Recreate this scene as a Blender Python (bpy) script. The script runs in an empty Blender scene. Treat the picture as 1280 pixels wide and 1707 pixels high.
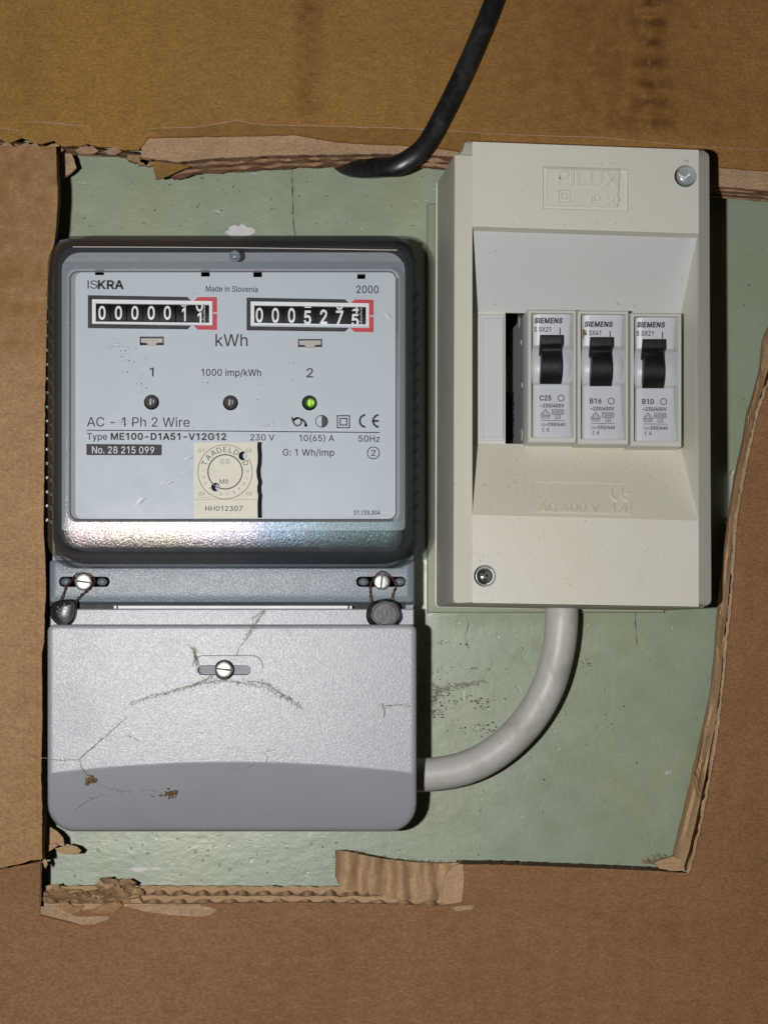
import bpy, bmesh, math, random
from mathutils import Vector, Matrix, Quaternion, noise
from mathutils.geometry import tessellate_polygon

random.seed(7)
SC = bpy.context.scene
COL = SC.collection
# ---------------------------------------------------------------- scale: one unit = 0.23 mm, wall plane at y = 0
S = 0.00023
DIST = 2600.0                      # camera to wall, in units
FX, FY = 460.0, 1050.0             # foot of the camera on the wall

# ---------------------------------------------------------------- camera
cam_data = bpy.data.cameras.new("camera")
cam = bpy.data.objects.new("camera", cam_data)
COL.objects.link(cam)
SC.camera = cam
cam_data.sensor_width = 36.0
cam_data.lens = 36.0 * 2600.0 / 1707.0
cam_data.clip_start = 0.01
cam_data.clip_end = 20.0
cam.location = (0, -DIST * S, 0)
_dir = Vector((640 - FX, DIST, FY - 853.5))
CAM_Q = _dir.to_track_quat('-Z', 'Y')
cam.rotation_mode = 'QUATERNION'
cam.rotation_quaternion = CAM_Q

# ---------------------------------------------------------------- light: one flash left of the lens, faint room light
world = bpy.data.worlds.new("World")
SC.world = world
world.use_nodes = True
bg = world.node_tree.nodes["Background"]
bg.inputs[0].default_value = (1.0, 0.82, 0.6, 1)
bg.inputs[1].default_value = 0.012
fl = bpy.data.lights.new("flash", 'AREA')
fl.shape = 'RECTANGLE'
fl.size = 0.011
fl.size_y = 0.008
fl.energy = 2.92
fl.color = (1.0, 0.985, 0.96)
flash = bpy.data.objects.new("flash", fl)
COL.objects.link(flash)
flash.location = (-292 * S, -2600 * S, -6 * S)
flash.rotation_mode = 'QUATERNION'
flash.rotation_quaternion = (Vector(((430 - FX) * S, 0, (FY - 930) * S)) - Vector(flash.location)).to_track_quat('-Z', 'Y')
SC.view_settings.view_transform = 'Standard'
SC.view_settings.look = 'None'
SC.view_settings.exposure = 0.0
SC.view_settings.gamma = 1.0
SC.render.film_transparent = False
SC.cycles.max_bounces = 8
SC.cycles.transparent_max_bounces = 12
SC.cycles.sample_clamp_indirect = 4

# ---------------------------------------------------------------- helpers
_CAM = Vector((0.0, -DIST, 0.0))


def W(px, py, d):
    """photo pixel at depth d (units off the wall) -> point in units"""
    r = CAM_Q @ Vector((px - 640.0, -(py - 853.5), -2600.0))
    t = (-d + DIST) / r.y
    return _CAM + r * t


def WR(p, d, ref=None):
    q = W(p[0], p[1], d if ref is None else ref)
    return Vector((q.x, -d, q.z))


ORG = {}


class MB:
    def __init__(self):
        self.v, self.f, self.m = [], [], []
        self.mi = 0

    def add(self, verts, faces):
        o = len(self.v)
        self.v += [Vector(x) for x in verts]
        for f in faces:
            self.f.append(tuple(o + i for i in f))
            self.m.append(self.mi)

    def loft(self, rings, cap0=False, cap1=True, closed=True):
        n = len(rings[0])
        vs = [p for r in rings for p in r]
        fs = []
        for k in range(len(rings) - 1):
            for i in range(n if closed else n - 1):
                j = (i + 1) % n
                fs.append((k * n + i, k * n + j, (k + 1) * n + j, (k + 1) * n + i))
        if cap0:
            fs.append(tuple(range(n))[::-1])
        if cap1:
            fs.append(tuple((len(rings) - 1) * n + i for i in range(n)))
        self.add(vs, fs)

    def rings(self, spec, cap0=False, cap1=True):
        """spec: list of (pixel points, depth, ref depth or None)"""
        self.loft([[WR(p, d, ref) for p in pts] for pts, d, ref in spec], cap0, cap1)

    def prism(self, pts, d0, d1, ref=None, bev=0.0):
        ref = d1 if ref is None else ref
        if bev:
            ins = inset(pts, bev)
            self.rings([(pts, d0, ref), (pts, d1 - bev, ref), (ins, d1, ref)], True, True)
        else:
            self.rings([(pts, d0, ref), (pts, d1, ref)], True, True)

    def fill(self, loops, d, ref=None):
        L = [[WR(p, d, ref) for p in lp] for lp in loops]
        tri = tessellate_polygon([[Vector((q.x, q.z, 0)) for q in lp] for lp in L])
        self.add([q for lp in L for q in lp], [tuple(t) for t in tri])

    def slab(self, loops, d0, d1, ref=None):
        """plate with holes, d0 back and d1 front"""
        ref = d1 if ref is None else ref
        F = [WR(p, d1, ref) for lp in loops for p in lp]
        B = [WR(p, d0, ref) for lp in loops for p in lp]
        n = len(F)
        q, L = 0, []
        for lp in loops:
            L.append([Vector((F[q + i].x, F[q + i].z, 0)) for i in range(len(lp))])
            q += len(lp)
        tri = [tuple(t) for t in tessellate_polygon(L)]
        fs = tri + [tuple(n + i for i in t)[::-1] for t in tri]
        q = 0
        for lp in loops:
            m = len(lp)
            fs += [(q + i, q + (i + 1) % m, n + q + (i + 1) % m, n + q + i) for i in range(m)]
            q += m
        self.add(F + B, fs)

    def tube(self, path, a, b=None, n=12, caps=True):
        b = a if b is None else b
        rings = []
        for i, p in enumerate(path):
            t = (path[min(i + 1, len(path) - 1)] - path[max(i - 1, 0)]).normalized()
            ax = Vector((0, 1, 0)) if abs(t.y) < 0.95 else Vector((0, 0, 1))
            s = t.cross(ax).normalized()
            u = s.cross(t).normalized()
            aa = a[i] if isinstance(a, (list, tuple)) else a
            bb = b[i] if isinstance(b, (list, tuple)) else b
            rings.append([p + s * (aa * math.cos(2 * math.pi * k / n)) + u * (bb * math.sin(2 * math.pi * k / n)) for k in range(n)])
        self.loft(rings, caps, caps)

    def dome(self, px, py, r, d0, prof, n=24, sq=1.0):
        """profile of (radius fraction, depth above d0); last one is capped"""
        rs = []
        for fr, h in prof:
            rs.append([WR((px + r * fr * math.cos(2 * math.pi * k / n), py + r * sq * fr * math.sin(2 * math.pi * k / n)), d0 + h, d0) for k in range(n)])
        self.loft(rs, True, True)

    def build_each(self, name, mats, parent=None, smooth=35):
        """one object per connected piece"""
        up = list(range(len(self.v)))

        def root(i):
            while up[i] != i:
                up[i] = up[up[i]]
                i = up[i]
            return i
        for f in self.f:
            for i in f[1:]:
                up[root(i)] = root(f[0])
        grp = {}
        for f, m in zip(self.f, self.m):
            grp.setdefault(root(f[0]), []).append((f, m))
        out = []
        for fl_ in grp.values():
            nb = MB()
            ids = {}
            for f, m in fl_:
                g = []
                for i in f:
                    if i not in ids:
                        ids[i] = len(nb.v)
                        nb.v.append(self.v[i])
                    g.append(ids[i])
                nb.f.append(tuple(g))
                nb.m.append(m)
            out.append(nb.build(name, mats, parent, smooth))
        return out

    def build(self, name, mats, parent=None, smooth=35, dbl=False):
        if not isinstance(mats, (list, tuple)):
            mats = [mats]
        base = ORG[parent.name] if parent is not None else Vector((0, 0, 0))
        mn = Vector([min(v[i] for v in self.v) for i in range(3)])
        mx = Vector([max(v[i] for v in self.v) for i in range(3)])
        c = (mn + mx) / 2
        if parent is None:
            c.y = mx.y
        me = bpy.data.meshes.new(name)
        me.from_pydata([((v - c) * S)[:] for v in self.v], [], self.f)
        for m in mats:
            me.materials.append(m)
        for p, mi in zip(me.polygons, self.m):
            p.material_index = mi
        bm = bmesh.new()
        bm.from_mesh(me)
        if dbl:
            bmesh.ops.remove_doubles(bm, verts=bm.verts, dist=1e-6)
        bmesh.ops.recalc_face_normals(bm, faces=bm.faces)
        bm.to_mesh(me)
        bm.free()
        if smooth:
            for p in me.polygons:
                p.use_smooth = True
            me.set_sharp_from_angle(angle=math.radians(smooth))
        o = bpy.data.objects.new(name, me)
        COL.objects.link(o)
        if parent is not None:
            o.parent = parent
        o.location = (c - base) * S
        ORG[o.name] = c
        return o


def cut(o, mb, mat=None):
    """carve a real pocket into a closed mesh"""
    k = mb.build("cutter", [mat] if mat else list(o.data.materials))
    mod = o.modifiers.new("cut", 'BOOLEAN')
    mod.operation = 'DIFFERENCE'
    mod.solver = 'EXACT'
    if mat:
        mod.material_mode = 'TRANSFER'
    mod.object = k
    bpy.context.view_layer.update()
    dg = bpy.context.evaluated_depsgraph_get()
    me = bpy.data.meshes.new_from_object(o.evaluated_get(dg))
    o.modifiers.clear()
    old = o.data
    o.data = me
    me.name = old.name
    for p in me.polygons:
        p.use_smooth = True
    me.set_sharp_from_angle(angle=math.radians(30))
    bpy.data.objects.remove(k)


def tag(o, label=None, cat=None, group=None, kind=None):
    if label:
        o["label"] = label
    if cat:
        o["category"] = cat
    if group:
        o["group"] = group
    if kind:
        o["kind"] = kind
    return o


def thing(name, px, py, label, cat, group=None, d=0):
    o = bpy.data.objects.new(name, None)
    o.empty_display_size = 0.01
    COL.objects.link(o)
    c = W(px, py, d)
    c.y = -d
    o.location = c * S
    ORG[o.name] = c
    return tag(o, label, cat, group)


def rrect(x0, y0, x1, y1, r, n=6):
    if not isinstance(r, (tuple, list)):
        r = (r, r, r, r)            # tl tr br bl
    out = []
    for cx, cy, a0, rr in ((x0 + r[0], y0 + r[0], 180, r[0]), (x1 - r[1], y0 + r[1], 270, r[1]),
                           (x1 - r[2], y1 - r[2], 0, r[2]), (x0 + r[3], y1 - r[3], 90, r[3])):
        for k in range(n + 1):
            a = math.radians(a0 + 90 * k / n)
            out.append((cx + rr * math.cos(a), cy + rr * math.sin(a)))
    return out


def circ(cx, cy, r, n=24, ry=None):
    ry = r if ry is None else ry
    return [(cx + r * math.cos(2 * math.pi * k / n), cy + ry * math.sin(2 * math.pi * k / n)) for k in range(n)]


def quad(x0, y0, x1, y1):
    return [(x0, y0), (x1, y0), (x1, y1), (x0, y1)]


def inset(pts, k):
    cx = sum(p[0] for p in pts) / len(pts)
    cy = sum(p[1] for p in pts) / len(pts)
    w = max(abs(p[0] - cx) for p in pts)
    h = max(abs(p[1] - cy) for p in pts)
    return [(cx + (p[0] - cx) * (1 - k / w), cy + (p[1] - cy) * (1 - k / h)) for p in pts]


def spline(pts, n=8):
    P = [Vector(p) for p in pts]
    out = []
    for i in range(len(P) - 1):
        p0, p1, p2, p3 = P[max(i - 1, 0)], P[i], P[i + 1], P[min(i + 2, len(P) - 1)]
        for k in range(n):
            t = k / n
            out.append(0.5 * ((2 * p1) + (p2 - p0) * t + (2 * p0 - 5 * p1 + 4 * p2 - p3) * t * t + (3 * p1 - p0 - 3 * p2 + p3) * t ** 3))
    out.append(P[-1])
    return out


def resample(pts, step):
    """polyline of 2-d points to even steps"""
    out = [Vector(pts[0])]
    for a, b in zip(pts[:-1], pts[1:]):
        a, b = Vector(a), Vector(b)
        n = max(1, int((b - a).length / step))
        for k in range(1, n + 1):
            out.append(a.lerp(b, k / n))
    return [(p[0], p[1]) for p in out]


def nz(x, y=0.0, z=0.0):
    return noise.noise(Vector((x, y, z)))


def at(pts, x, axis=0):
    """interpolate a polyline: other coordinate at x"""
    o = 1 - axis
    for a, b in zip(pts[:-1], pts[1:]):
        if (a[axis] <= x <= b[axis]) or (b[axis] <= x <= a[axis]):
            if a[axis] == b[axis]:
                return a[o]
            t = (x - a[axis]) / (b[axis] - a[axis])
            return a[o] + (b[o] - a[o]) * t
    return pts[0][o] if abs(x - pts[0][axis]) < abs(x - pts[-1][axis]) else pts[-1][o]


# text ---------------------------------------------------------------
_TX = {}
import json
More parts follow.
